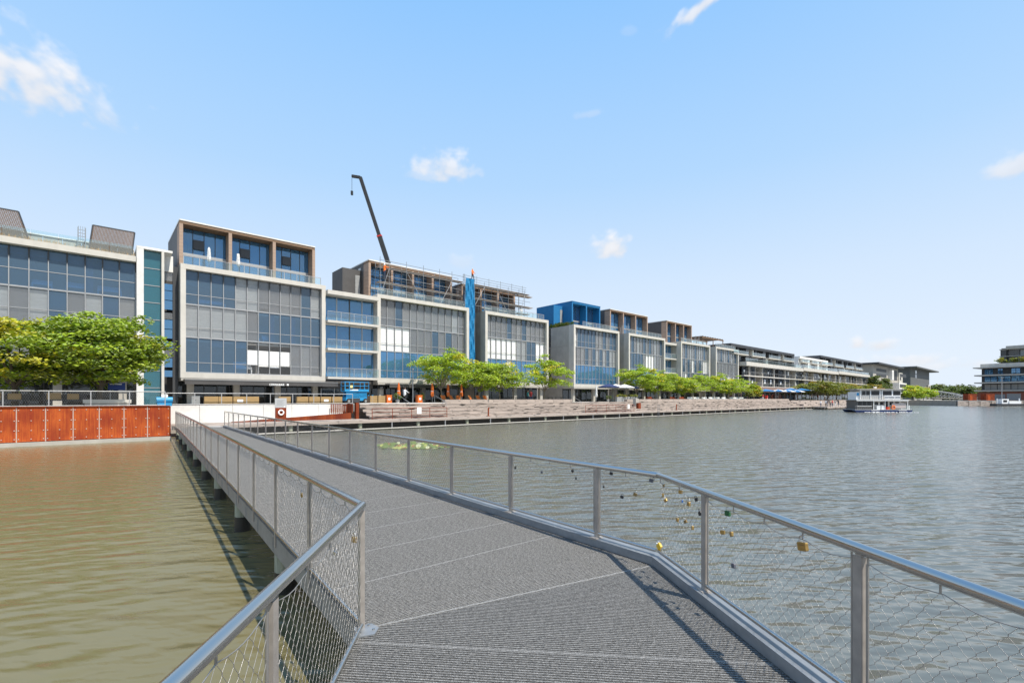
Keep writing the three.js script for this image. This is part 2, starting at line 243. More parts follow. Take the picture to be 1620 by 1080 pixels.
// ---------------------------------------------------------------- promenade and quay, all along the s axis
const quayFrame = (name) => { const g = new THREE.Group(); g.name = name; g.position.set(-30.8, 0, -44); g.rotation.y = TURN; scene.add(g); g.userData.kind = 'structure'; return g; };  // local x = s, z = off
{
  const pr = quayFrame('promenade');
  new MB().box(-70, 1.6, -30, -1.9, PROM, 11.62).box(-1.9, 1.6, -30, 13.6, PROM, 6.9).box(13.6, 1.6, -30, 150, PROM, 7.0).box(150, 1.6, -30, 420, PROM, 6.0).mesh('paving', M.paving, pr);
  new MB().box(-70, -2, 11.0, -1.9, 0.22, 12.05).mesh('footing', M.concrete, pr);
  new MB().box(-70, -2, 9, -1.95, 1.6, 11.4).box(-1.95, -2, 6.0, 150, 1.6, 6.6).box(150, -2, 5, 420, 1.6, 5.6).mesh('retaining_wall', M.concdark, pr);
  // landing and lower boardwalk
  const bw = quayFrame('boardwalk'); 
  const planks = new MB(), r = mulberry(5);
  const rows = [[7.0, 12.0]];
  for (let o = 7.0; o < 11.9; o += 0.25) for (let s = -1.9 + r() * 2; s < 150;) { const L = 3.5 + r() * 1.6, e = Math.min(150, s + L); if (o < 11.9) planks.box(s, DECK - 0.07, o, e - 0.015, DECK + (r() - 0.5) * 0.012, o + 0.235, r() * 9, Math.floor(r() * 8) * 0.2); s = e; }
  stuff(planks.mesh('deck_boards', M.sleeper, bw));
  const bearers = new MB(); for (let s = -1; s < 150; s += 1.5) bearers.box(s, DECK - 0.26, 7, s + 0.1, DECK - 0.075, 11.9); stuff(bearers.mesh('bearers', M.sleeper, bw));
  for (let s = -1.9; s < 149; s += 6) bx('fascia_board', s, DECK - 0.22, 12.0, Math.min(150, s + 6) - 0.02, DECK + 0.035, 12.1, M.sleeper, bw);
  new MB().box(-1.9, -2, 8.4, 150, DECK - 0.3, 8.6).mesh('back_wall', M.concdark, bw);
  const pileGeo = new MB().tube([new V3(0, 0.22, 0), new V3(0, DECK - 0.1, 0)], 0.19, 14).geo(), wetGeo = new MB().tube([new V3(0, -2, 0), new V3(0, 0.22, 0)], 0.195, 14).geo();
  for (let k = -2; k < 23; k++) { const s = 18.2 + 6 * k; if (s < 4 || s > 149) continue; const p = put('pile', pileGeo, M.pile, bw); p.position.set(s, 0, 11.75); const w = put('wet_pile_foot', wetGeo, M.pilewet, bw); w.position.set(s, 0, 11.75);
    bx('fender_post', s + 2.96, 0.05, 12.02, s + 3.04, DECK - 0.23, 12.12, M.alu, bw); }
  for (let s = 2; s < 149; s += 6) bx('fender_rail', s, 0.09, 12.12, Math.min(150, s + 6) - 0.01, 0.18, 12.2, M.white, bw);
  // low terrace: broad timber steps up to the promenade
  const tr = quayFrame('timber_terrace'); const rs = mulberry(9);
  const levels = [[10.1, 9.35, 1.26], [9.35, 8.6, 1.62], [8.6, 7.85, 1.98], [7.85, 6.9, PROM + 0.02]];
  const spans = [[13.9, 24.0, 4], [24.0, 46.2, 4], [46.2, 59.6, 4], [59.6, 133, 4]];
  levels.forEach(([z1, z0, y], li) => {
    for (let sp = 0; sp < spans.length; sp++) {
      const [a, b] = spans[sp], m = new MB();
      for (let s = a; s < b;) { const e = Math.min(b, s + 2.4 + rs() * 2.6); for (let q = 0; q < 3; q++) { const za = z0 + (z1 - z0) * q / 3; m.box(s, y - 0.09, za + 0.006, e - 0.02, y + (rs() - 0.5) * 0.03, z0 + (z1 - z0) * (q + 1) / 3 - 0.006, rs() * 9, Math.floor(rs() * 8) * 0.2); } s = e; }
      const yb = li ? levels[li - 1][2] : DECK;
      for (let s = a; s < b;) { const e = Math.min(b, s + 2.4 + rs() * 2.6), h = (y - 0.1 - yb) / 2; for (let q = 0; q < 2; q++) m.box(s, yb + q * h + 0.01, z1 - 0.16 + rs() * 0.03, e - 0.02, yb + (q + 1) * h - 0.008, z1 - 0.03 + (rs() - 0.5) * 0.03, rs() * 9, Math.floor(rs() * 8) * 0.2); s = e; }
      m.mesh('step', M.sleeper, tr).userData.kind = 'stuff';
    }
  });
  // raised sleeper bench along the promenade edge
  for (const [a, b] of [[24.2, 46.2], [59.7, 133]]) for (let s = a; s < b - 0.2; s += 3.6) bx('edge_sleeper', s, PROM + 0.03, 6.95, Math.min(b, s + 3.6) - 0.03, PROM + 0.44, 7.5, M.sleeper, tr);
  for (let s = 13.9; s < 24; s += 3.4) bx('edge_sleeper', s, PROM + 0.03, 7.3, Math.min(24, s + 3.4) - 0.02, PROM + 0.1, 7.8, M.whitewall, tr);
  // end of the terrace: the long low pontoon past s = 150
  const po = quayFrame('far_pontoon'); const pm = new MB(); for (let s = 136; s < 215; s += 2) pm.box(s, 0.55, 12.5, s + 1.97, 0.75, 15.5, s, (s % 8) * 0.2); stuff(pm.mesh('deck_boards', M.sleeper, po));
  for (let s = 137; s < 215; s += 6) { const p = put('pile', pileGeo, M.pile, po); p.position.set(s, -0.1, 15.1); bx('fender_post', s + 2.9, 0.1, 15.5, s + 3.1, 0.56, 15.6, M.alu, po); }
  new MB().box(136, 0.35, 15.5, 215, 0.56, 15.62).mesh('edge_beam', M.sleeper, po);
  new MB().box(133, 0.2, 6.4, 216, 1.45, 11).box(133, 1.45, 6.2, 216, 1.9, 9.4).box(133, 1.9, 6.2, 216, PROM, 8).mesh('broad_steps', M.sleeper, po);
  for (const [a, b, y] of [[150, 216, 0]]) new MB().box(216, -2, 5.6, 420, 0.8, 11).mesh('sea_wall', M.concrete, po);
}
// ---------------------------------------------------------------- rusted steel wall left of the footbridge
{
  const w = thing('rusted_steel_wall', 'wall of orange rusted steel plates rising from the water beside the footbridge', 'wall', null, new V3(-30.8, 0, -44), TURN);
  const jointM = std([0.62, 0.50, 0.43], 0.7, { map: at(T.galv, 0.5) }), pw = 1.27, r = mulberry(12); let k = 0;
  for (let s = -1.95 - pw; s > -40; s -= pw, k++) {
    const m = new MB().box(0, 0, 0, pw - 0.05, PROM - 0.22 + 0.02, 0.02, r() * 3.2, r() * 3.2).mesh('rust_plate', M.rust, w); m.position.set(s + 0.025, 0.26, 11.72 + (r() - 0.5) * 0.012);
    bx('joint_strip', s - 0.024, 0.24, 11.70, s + 0.024, PROM + 0.02, 11.735, jointM, w);
    const b = new MB(); for (const y of [0.42, 0.95, 1.55, 2.2]) for (const x of [s + 0.09, s + pw - 0.09, s + pw / 2]) b.add(new THREE.CylinderGeometry(0.032, 0.032, 0.04, 6), new THREE.Matrix4().makeRotationX(Math.PI / 2).setPosition(x, y, 11.75)); b.mesh('bolts', jointM, w);
    bx('coping', s, PROM + 0.02, 11.6, s + pw - 0.004, PROM + 0.07, 11.8, M.rustdull, w);
  }
  bx('return_plate', -1.93, 0.2, 7.0, -1.9, PROM + 0.02, 11.74, M.rust, w);
  bx('return_plate', -1.96, 0.2, 11.6, -1.9, PROM + 0.02, 11.76, M.rustdull, w);
}
function guardRail(name, label, s0, s1, off, y, step, H = 1.05, mat = M.alu, infill = 'wire') {
  const g = thing(name, label, 'railing', null, new V3(-30.8, 0, -44), TURN);
  new MB().tube([new V3(s0, y + H, off), new V3(s1, y + H, off)], 0.03, 8).mesh('top_rail', mat, g);
  new MB().tube([new V3(s0, y + 0.1, off), new V3(s1, y + 0.1, off)], 0.022, 6).mesh('bottom_rail', mat, g);
  const pg = new MB().box(-0.03, 0, -0.012, 0.03, H, 0.012).geo(); const n = Math.round((s1 - s0) / step);
  for (let k = 0; k <= n; k++) put('post', pg, mat, g).position.set(s0 + (s1 - s0) * k / n, y, off);
  if (infill === 'wire') { const m = new MB(), st = 0.11; for (let x = s0; x < s1; x += st) { m.bar(new V3(x, y + 0.1, off), new V3(Math.min(s1, x + 0.45), y + H, off), 0.004, 0.004); m.bar(new V3(x, y + H, off), new V3(Math.min(s1, x + 0.45), y + 0.1, off), 0.004, 0.004); } stuff(m.mesh('wire_net', M.wire, g)); }
  if (infill === 'rails') for (let q = 1; q < 3; q++) new MB().tube([new V3(s0, y + H * q / 3, off), new V3(s1, y + H * q / 3, off)], 0.022, 6).mesh('mid_rail', mat, g);
  if (infill === 'glass') for (let k = 0; k < n; k++) bx('glass_panel', s0 + (s1 - s0) * k / n + 0.05, y + 0.12, off - 0.005, s0 + (s1 - s0) * (k + 1) / n - 0.05, y + H - 0.06, off + 0.005, M.balustrade, g);
  return g;
}
guardRail('promenade_railing', 'steel railing with wire net along the top of the rusted wall', -40, -2.2, 11.5, PROM, 2.0);
guardRail('landing_railing', 'low steel handrail along the top of the white wall', -1.7, 13.6, 6.75, PROM, 1.9, 1.0, M.alu, 'none');
guardRail('ramp_railing', 'rusty red three bar railing in front of timber steps beside the scissor lift', 13.9, 22.4, 10.6, DECK, 2.1, 1.05, M.rustdull, 'rails');
guardRail('ramp_railing', 'rusty red three bar railing in front of timber steps below the navy umbrellas', 45.4, 57.1, 10.6, DECK, 2.3, 1.05, M.rustdull, 'rails');
// ---------------------------------------------------------------- white landing wall, ramp wall
{
  const w = thing('white_landing_wall', 'white rendered wall at the landward end of the footbridge', 'wall', null, new V3(-30.8, 0, -44), TURN);
  for (let k = 0; k < 6; k++) { const a = -1.88 + k * 2.4, b = Math.min(12.9, a + 2.39); bx('wall_panel', a, 0.3, 6.9, b - 0.012, PROM + 0.05, 7.0, M.whitewall, w); }
  bx('coping', -1.9, PROM + 0.05, 6.86, 12.9, PROM + 0.1, 7.03, M.beam, w);
  const rp = thing('rusted_ramp_wall', 'low rust brown steel ramp edge in front of white wall', 'wall', null, new V3(-30.8, 0, -44), TURN);
  const P = (s, y, o) => new V3(s, y, o);
  const m = new MB().hexa([P(2.6, DECK, 8.1), P(12.9, DECK, 8.1), P(12.9, DECK, 8.02), P(2.6, DECK, 8.02), P(2.6, DECK + 0.06, 8.1), P(12.9, DECK + 0.62, 8.1), P(12.9, DECK + 0.62, 8.02), P(2.6, DECK + 0.06, 8.02)]); m.mesh('ramp_plate', M.rustdull, rp);
  new MB().hexa([P(2.6, DECK, 8.02), P(12.9, DECK, 8.02), P(12.9, DECK, 7.0), P(2.6, DECK, 7.0), P(2.6, DECK + 0.02, 8.02), P(12.9, DECK + 0.56, 8.02), P(12.9, DECK + 0.56, 7.0), P(2.6, DECK + 0.02, 7.0)]).mesh('ramp_floor', M.concrete, rp);
  bx('end_post', 13.3, DECK, 7.9, 13.6, PROM + 0.15, 8.3, M.rustdull, rp);
  bx('slatted_end', 12.92, DECK + 0.6, 7.0, 12.99, PROM + 0.05, 8.3, M.rustdull, rp);
  for (let k = 0; k < 9; k++) bx('slat', 11.2 + k * 0.19, DECK + 0.62, 7.25, 11.3 + k * 0.19, PROM + 0.02, 7.3, M.rustdull, rp);
}
// ---------------------------------------------------------------- footbridge
const B2 = (x, d) => [x, -d];                                 // plan points as [x, z]
const cornerL = B2(-1.32, 4.17), kinkR = B2(1.79, 5.8), farL = B2(-24.5, 34.5), farR = B2(-20.4, 33.6), nearL = B2(-0.6, -5), nearR = B2(3.27, -5);
{
  const br = thing('footbridge', 'long grey grating footbridge on timber piles with a bend near its outer end', 'bridge');
  const dF = new THREE.Vector2(farR[0] - kinkR[0], farR[1] - kinkR[1]).normalize(), nF = new THREE.Vector2(-dF.y, dF.x);   // along and across the far leg
  const L = (a, b, t) => [a[0] + (b[0] - a[0]) * t, a[1] + (b[1] - a[1]) * t];
  const cut = (a, b, o, d) => { const n = [-d.y, d.x], ea = (a[0] - o[0]) * n[0] + (a[1] - o[1]) * n[1], eb = (b[0] - o[0]) * n[0] + (b[1] - o[1]) * n[1]; return L(a, b, ea / (ea - eb)); };
  const clip = (poly, o, d) => { const out = []; const n = [-d.y, d.x]; for (let k = 0; k < poly.length; k++) { const a = poly[k], b = poly[(k + 1) % poly.length], ea = (a[0] - o[0]) * n[0] + (a[1] - o[1]) * n[1], eb = (b[0] - o[0]) * n[0] + (b[1] - o[1]) * n[1]; if (ea * eb < 0) out.push(L(a, b, ea / (ea - eb))); } return out.length === 2 ? out : null; };
  const r = mulberry(31);
  function panel(poly, barDir) {                               // serrated bars across, thinner rods along, a frame bar on two sides
    const m = new MB(), n = new THREE.Vector2(-barDir.y, barDir.x); const pr = (v) => poly.map(([x, z]) => x * v.x + z * v.y);
    const A = pr(n), lo = Math.min(...A), hi = Math.max(...A), jit = r();
    for (let t = lo + 0.02; t < hi - 0.01; t += 0.031) { const c = clip(poly, [n.x * t, n.y * t], barDir); if (c) m.bar(new V3(c[0][0], DECK - 0.015, c[0][1]), new V3(c[1][0], DECK - 0.015, c[1][1]), 0.012, 0.03, undefined, r() * 3); }
    const Bp = pr(barDir), lb = Math.min(...Bp), hb = Math.max(...Bp);
    for (let t = lb + 0.01; t < hb; t += 0.042) { const c = clip(poly, [barDir.x * t, barDir.y * t], n); if (c) m.bar(new V3(c[0][0], DECK - 0.020, c[0][1]), new V3(c[1][0], DECK - 0.020, c[1][1]), 0.007, 0.018, undefined, r() * 3 + jit); }
    return m;
  }
  const across = nF.clone(); if (across.x < 0) across.negate();
  // far leg
  const start = cut(kinkR, farR, cornerL, across), len = Math.hypot(farR[0] - start[0], farR[1] - start[1]), N = Math.floor(len / 1.0);
  const seams = new MB(); let prev = [cornerL, start];
  for (let k = 1; k <= N; k++) { const b = L(start, farR, k / N), a = cut(cornerL, farL, b, across); panel([prev[0], prev[1], b, a], across).mesh('grating_panel', M.grate, br); seams.bar(new V3(a[0], DECK - 0.006, a[1]), new V3(b[0], DECK - 0.006, b[1]), 0.012, 0.014); prev = [a, b]; }
  panel([cornerL, start, kinkR], across).mesh('grating_panel', M.grate, br);
  // near leg
  const dN = new THREE.Vector2(0.995, 0.1); let p0 = [cornerL, kinkR];
  seams.bar(new V3(cornerL[0], DECK - 0.004, cornerL[1]), new V3(kinkR[0], DECK - 0.004, kinkR[1]), 0.024, 0.014);
  for (let d = 3.95; d > -5; d -= 1.0) { const o = [-1.3, -d], a = cut(cornerL, nearL, o, dN), b = cut(kinkR, nearR, o, dN); panel([p0[0], p0[1], b, a], dN).mesh('grating_panel', M.grate, br); seams.bar(new V3(a[0], DECK - 0.006, a[1]), new V3(b[0], DECK - 0.006, b[1]), 0.013, 0.014); p0 = [a, b]; }
  seams.mesh('panel_seams', M.grateseam, br);
  // solid link to the landing
  new MB().prism([[farL[0], farL[1]], [farR[0], farR[1]], [farR[0] - 3.6, farR[1] - 4.6], [farL[0] - 2.4, farL[1] - 4.6]], DECK - 0.1, DECK - 0.012).mesh('landing_slab', M.paving, br);
  // steel: edge beams, joists, kerb
  const edge = (a, b, w, y0, y1, out) => { const d = new THREE.Vector2(b[0] - a[0], b[1] - a[1]).normalize(), n = [-d.y * out, d.x * out]; return new MB().prism([a, b, [b[0] + n[0] * w, b[1] + n[1] * w], [a[0] + n[0] * w, a[1] + n[1] * w]], y0, y1); };
  edge(cornerL, farL, 0.07, DECK - 0.30, DECK - 0.035, 1).mesh('edge_beam', M.beam, br);
  edge(nearL, cornerL, 0.07, DECK - 0.30, DECK - 0.035, 1).mesh('edge_beam', M.beam, br);
  edge(kinkR, farR, 0.1, DECK - 0.30, DECK - 0.035, -1).mesh('edge_beam', M.beam, br);
  edge(nearR, kinkR, 0.1, DECK - 0.30, DECK - 0.035, -1).mesh('edge_beam', M.beam, br);
  const kerb = (a, b, c, e) => {                                // upstand channel, top slightly sloped, split into lengths
    const m = new MB(); m.prism([a, b, c, e], DECK + 0.004, DECK + 0.105).mesh('kerb', M.galv, br);
  };
  const inset = (p, q, w) => { const d = new THREE.Vector2(q[0] - p[0], q[1] - p[1]).normalize(); return [-d.y * w, d.x * w]; };
  const off = (pt, n, k) => [pt[0] + n[0] * k, pt[1] + n[1] * k];
  const n1 = inset(kinkR, farR, 1), n2 = inset(nearR, kinkR, 1);
  const mitre = (k) => { const s = [n1[0] + n2[0], n1[1] + n2[1]], q = (s[0] * n1[0] + s[1] * n1[1]); return [kinkR[0] + s[0] * k / q, kinkR[1] + s[1] * k / q]; };
  for (let k = 0; k < 9; k++) { const a = k ? off(L(kinkR, farR, k / 9), n1, 0.09) : mitre(0.09), b = off(L(kinkR, farR, (k + 1) / 9), n1, 0.09), a2 = k ? off(L(kinkR, farR, k / 9), n1, -0.09) : mitre(-0.09), b2 = off(L(kinkR, farR, (k + 1) / 9), n1, -0.09); kerb(a, b, b2, a2); }
  for (let k = 0; k < 4; k++) { const a = k < 3 ? off(L(nearR, kinkR, k / 4), n2, 0.09) : off(L(nearR, kinkR, k / 4), n2, 0.09), b = k < 3 ? off(L(nearR, kinkR, (k + 1) / 4), n2, 0.09) : mitre(0.09), a2 = off(L(nearR, kinkR, k / 4), n2, -0.09), b2 = k < 3 ? off(L(nearR, kinkR, (k + 1) / 4), n2, -0.09) : mitre(-0.09); kerb(a, b, b2, a2); }
  for (let k = 1; k < 30; k++) { const a = L(cornerL, farL, k / 30), b = L(kinkR, farR, k / 30); new MB().bar(new V3(a[0], DECK - 0.17, a[1]), new V3(b[0], DECK - 0.17, b[1]), 0.08, 0.2).mesh('joist', M.beam, br); }
  for (let k = 0; k < 6; k++) { const a = L(cornerL, nearL, (k + 0.3) / 6), b = L(kinkR, nearR, (k + 0.3) / 6); new MB().bar(new V3(a[0], DECK - 0.17, a[1]), new V3(b[0], DECK - 0.17, b[1]), 0.08, 0.2).mesh('joist', M.beam, br); }
  const dry = new MB().tube([new V3(0, 0.30, 0), new V3(0, DECK - 0.28, 0)], 0.15, 16).geo(), wet = new MB().tube([new V3(0, -2, 0), new V3(0, 0.1, 0), new V3(0, 0.32, 0)], 0.165, 16, true, 0.155).geo();
  for (let k = 0; k < 9; k++) for (const e of [0, 1]) { const t = (0.098 + k * 0.11), a = e ? L(kinkR, farR, t) : L(cornerL, farL, t), c = e ? L(cornerL, farL, t) : L(kinkR, farR, t), q = L(a, c, 0.045); const p = put('pile', dry, M.pile, br); p.position.set(q[0], 0, q[1]); p.rotation.y = k; put('wet_pile_foot', wet, M.pilewet, br).position.set(q[0], 0, q[1]); }
  for (const p of [[-0.85, 0.6], [2.3, 0.6], [-0.7, 2.5], [2.8, 2.5]]) { put('pile', dry, M.pile, br).position.set(p[0], 0, p[1]); put('wet_pile_foot', wet, M.pilewet, br).position.set(p[0], 0, p[1]); }
}
{ const p = thing('corner_plate', 'pale steel base plate under the sharp corner post', 'plate', null, new V3(cornerL[0] + 0.04, DECK, cornerL[1] + 0.03), 0.5); new MB().prism([[-0.10, 0.10], [0.05, 0.12], [0.11, 0.02], [0.07, -0.09], [-0.08, -0.09]], 0.001, 0.014).mesh('plate', M.galv, p); for (const [x, z] of [[-0.06, 0.06], [0.06, 0.04], [0.04, -0.06]]) new MB().tube([new V3(x, 0.013, z), new V3(x, 0.026, z)], 0.012, 6).mesh('bolt', M.steel, p); }
function bridgeRailing(label, legs) {                          // legs: [a, b, post parameters, bottom rail height, extra]
  const g = thing('bridge_railing', label, 'railing');
  const H = DECK + 1.09;
  for (const { a, b, posts, low, plate, foot } of legs) {
    const A = new V3(a[0], 0, a[1]), B = new V3(b[0], 0, b[1]), D = new V3().subVectors(B, A), len = D.length(), dir = D.clone().normalize(), sd = new V3(-dir.z, 0, dir.x);
    const P = (x, y, o = 0) => A.clone().addScaledVector(dir, x).addScaledVector(sd, o).setY(y);
    new MB().tube([P(0, H), P(len, H)], 0.036, 14).mesh('handrail', M.steel, g);
    new MB().tube([P(0.03, low), P(len - 0.03, low)], 0.021, 10).mesh('bottom_rail', M.steel, g);
    const pg = new MB().box(-0.032, low - foot - 0.02, -0.02, 0.032, H - 0.045, 0.02).box(-0.02, H - 0.047, -0.012, 0.02, H - 0.02, 0.012).geo(), rod = new MB().tube([new V3(0, low, 0), new V3(0, H - 0.08, 0)], 0.009, 6).geo(), pl = new MB().box(-0.06, low - foot - 0.045, -0.09, 0.06, low - foot - 0.02, 0.06).geo();
    const turn = Math.atan2(-dir.z, dir.x);
    posts.forEach((x) => {
      const p = put('post', pg, M.post, g), q = P(x, 0); p.position.copy(q); p.rotation.y = turn;
      if (plate) { const f = put('base_plate', pl, M.post, p); f.position.set(0, 0, 0); }
      for (const e of [-0.055, 0.055]) { if (x + e < 0 || x + e > len) continue; const rd = put('net_rod', rod, M.wire, p); rd.position.set(e, 0, 0); }
    });
    // rope net between posts: lozenges joined by small ferrules, hung from a slack cable under the handrail
    const ends = [0, ...posts.filter((x) => x > 0.3 && x < len - 0.3), len].sort((m, n) => m - n);
    for (let k = 0; k < ends.length - 1; k++) {
      const x0 = ends[k] + 0.06, x1 = ends[k + 1] - 0.06, mid = P((x0 + x1) / 2, 0), far = Math.hypot(mid.x, mid.z), q = far > 18 ? 2 : 1, W = x1 - x0;
      const nx = Math.max(2, Math.round(W / (0.088 * q))), ny = 2 * Math.round(0.86 / (0.108 * q)), wr = 0.0014;
      const top = (x) => H - 0.075 - 0.035 * Math.abs(Math.sin((x - x0) / W * Math.PI * Math.max(1, Math.round(W / 0.45)))), r = mulberry(k * 7 + Math.round(len * 10));
      const jit = []; for (let j = 0; j <= ny; j++) { jit.push([]); for (let i = 0; i <= 2 * nx; i++) jit[j].push([(r() - 0.5) * 0.007, (r() - 0.5) * 0.006]); }
      const Nd = (i, j) => { const x = x0 + W * i / (2 * nx) + (i > 0 && i < 2 * nx ? jit[j][i][0] : 0), t = top(x), y = low + 0.01 + (t - low - 0.01) * j / ny + (j > 0 && j < ny ? jit[j][i][1] : 0); return P(x, y); };
      const m = new MB(), strand = (a, b) => m.tube([a, b], wr, 3, false);
      for (let j = 0; j < ny; j++) for (let i = j % 2; i <= 2 * nx; i += 2) { const a = Nd(i, j), up = new V3(0, 0.006, 0); if (j > 0) m.tube([a.clone().sub(up), a.clone().add(up)], wr * 1.9, 4, false); const s = j > 0 ? a.clone().add(up) : a; for (const e of [-1, 1]) if (i + e >= 0 && i + e <= 2 * nx) { const b = Nd(i + e, j + 1); if (j + 1 < ny) b.sub(up); strand(s, b); } }
      const cable = []; const cn = Math.max(6, Math.round(W / 0.075)); for (let i = 0; i <= cn; i++) { const x = x0 + W * i / cn; cable.push(P(x, top(x))); } m.tube(cable, 0.003, 5, false);
      const nc = Math.max(1, Math.round(W / 0.45)); for (let i = 0; i <= nc; i++) { const x = x0 + W * i / nc; m.tube([P(x, H - 0.082), P(x, H - 0.03)], 0.006, 6, true); }
      for (let i = 0; i < nx; i++) { const x = x0 + W * (i + 0.5) / nx, c = []; for (let z = 0; z <= 6; z++) { const an = z / 6 * 6.283; c.push(P(x + 0.012 * (z / 6 - 0.5), low + 0.0225 * Math.cos(an), 0.0225 * Math.sin(an))); } if (q === 1) m.tube(c, wr, 3, false); }
      stuff(m.mesh('rope_net', M.wire, g));
    }
  }
  return g;
}
{
  const spread = (len, step, first) => { const o = []; for (let x = first; x < len - 0.1; x += step) o.push(x); o.push(len); return o; };
  const dist = (a, b) => Math.hypot(a[0] - b[0], a[1] - b[1]);
  const seg = (a, b, o) => ({ a, b, ...o });
  bridgeRailing('stainless railing with rope net on the right of the footbridge, hung with love locks', [
    seg(kinkR, farR, { posts: spread(dist(kinkR, farR), 1.92, 0.98), low: DECK + 0.165, plate: true, foot: 0.03 }),
    seg(kinkR, nearR, { posts: [1.06, 2.86, 4.7, 6.6, 8.5, 10.4], low: DECK + 0.165, plate: true, foot: 0.03 })]);
  bridgeRailing('stainless railing with rope net and sharp corner post, facing the rusted wall side', [
    seg(cornerL, farL, { posts: [0.02, ...spread(dist(cornerL, farL), 1.86, 1.72)], low: DECK + 0.05, plate: false, foot: 0.2 }),
    seg(cornerL, nearL, { posts: [1.86, 3.75, 5.6, 7.5, 9.1], low: DECK + 0.05, plate: false, foot: 0.2 })]);
}
// ---------------------------------------------------------------- buildings (local x along the quay, z towards the water, y above the promenade)
const site = (s, off = 0) => qp(s, off, PROM);
const FL = [3.0, 6.35, 9.45, 12.7];                            // floor lines of the three framed storeys
function glassGrid(root, x0, x1, z, rows, n, states, o = {}) { // curtain wall: a pane, mullion, transom and blind at a time
  const bw = (x1 - x0) / n, mull = o.mull ?? M.alu, mw = 0.028, r = mulberry(Math.round(x1 * 100 + (o.seed ?? 0)));
  rows.forEach(([y0, y1], k) => {
    const st = states[states.length - 1 - k] ?? '';
    for (let j = 0; j < n; j++) {
      const a = x0 + j * bw, b = a + bw, c = st[j % Math.max(1, st.length)] ?? 'd', lowH = o.low ?? 1.0;
      const gm = o.glassRow?.[k] ?? (c === 'b' ? M.glassblue : 'wW'.includes(c) ? M.glassclear : 'gp'.includes(c) ? M.glass : M.glasscool);
      if (o.single) bx('window_pane', a + mw, y0 + 0.1, z - 0.01, b - mw, y1 - 0.02, z + 0.01, gm, root);
      else { bx('window_pane', a + mw, y0 + 0.1, z - 0.01, b - mw, y0 + lowH - 0.02, z + 0.01, gm, root); bx('window_pane', a + mw, y0 + lowH + 0.03, z - 0.01, b - mw, y1 - 0.02, z + 0.01, gm, root); bx('transom', a + mw, y0 + lowH - 0.02, z - 0.03, b - mw, y0 + lowH + 0.03, z + 0.03, mull, root); }
      const zb = z - 0.13 + (r() - 0.5) * 0.02, B = (ya, yb, m) => bx('blind', a + 0.04, ya, zb - 0.008, b - 0.04, yb, zb, m, root);
      if (c === 'g') B(y0 + (r() < 0.3 ? rr(0.15, 0.5, r) : 0.1), y1 - 0.05, r() < 0.5 ? M.blindslate : M.blind); else if (c === 'p') B(y0 + 0.1, y1 - 0.05, M.blindpale); else if (c === 'h') B(y0 + (y1 - y0) * rr(0.45, 0.62, r), y1 - 0.05, M.blind); else if (c === 'w') B(y0 + 0.1, y1 - 0.05, M.blindwhite);
      else if (c === 'W') B(y0 + 0.75 + rr(0, 0.3, r), y1 - 0.85, M.blindwhite); else if (c === 'u') B(y1 - rr(0.5, 0.9, r), y1 - 0.05, M.blindpale); else if (c === 'c') { const m = new MB(); for (let q = 0; q < 5; q++) m.tube([new V3(a + 0.1 + q * 0.09, y0 + 0.1, zb - 0.03), new V3(a + 0.1 + q * 0.09, y1 - 0.1, zb - 0.03)], 0.06, 6, false); m.mesh('curtain', M.curtain, root); }
    }
    for (let j = 0; j <= n; j++) bx('mullion', x0 + j * bw - mw, y0 + 0.1, z - 0.06, x0 + j * bw + mw, y1, z + 0.1, mull, root);
    bx('floor_transom', x0, y0 - 0.02, z - 0.06, x1, y0 + 0.1, z + 0.07, mull, root);
  });
}
function hollow(root, x0, x1, y0, y1, zf, zb, floors, wall = M.room) { // rooms behind the glass: floors, party walls, back wall
  const m = new MB(); for (const y of floors) m.box(x0, y - 0.3, zb, x1, y - 0.03, zf);
  m.box(x0, y0, zb - 0.2, x1, y1, zb); const n = Math.max(1, Math.round((x1 - x0) / 6.5)); for (let k = 1; k < n; k++) m.box(x0 + (x1 - x0) * k / n - 0.08, y0, zb, x0 + (x1 - x0) * k / n + 0.08, y1, zf - 0.3);
  return m.mesh('interior', wall, root);
}
function furnish(root, spots, mat) { for (const [x, y, z, w, h, d] of spots) new MB().box(x, y + h * 0.45, z, x + w, y + h * 0.6, z + d).box(x, y, z, x + 0.07, y + h * 0.45, z + d).box(x + w - 0.07, y, z, x + w, y + h * 0.45, z + d).box(x, y + h * 0.6, z, x + w, y + h, z + 0.08).mesh('sofa', mat, root); }
function sidePanels(root, x, z0, z1, y0, y1, out, slot) {       // precast concrete side wall, three rows of panels with open joints
  const rows = [y0, ...[1, 2].map((k) => y0 + (y1 - y0) * k / 3), y1];
  const cuts = slot ? [z0, slot[0], slot[1], z1] : [z0, (z0 + z1) / 2, z1];
  for (let k = 0; k < 3; k++) for (let c = 0; c < cuts.length - 1; c++) {
    if (slot && c === 1) { bx('slot_window', x - 0.05, rows[k] + 0.05, cuts[c] + 0.03, x + 0.05, rows[k + 1] - 0.05, cuts[c + 1] - 0.03, k === 1 ? M.aludark : M.glassdark, root); bx('slot_reveal', x + (out > 0 ? -0.6 : 0.5), rows[k], cuts[c], x + (out > 0 ? -0.5 : 0.6), rows[k + 1], cuts[c + 1], M.shopwall, root); continue; }
    bx('concrete_panel', x - 0.12, rows[k] + 0.012, cuts[c] + 0.012, x + 0.12, rows[k + 1] - 0.012, cuts[c + 1] - 0.012, M.concrete, root);
  }
  bx('joint_backing', x - 0.05, y0, z0, x + 0.05, y1, z1, M.concrete, root);
}
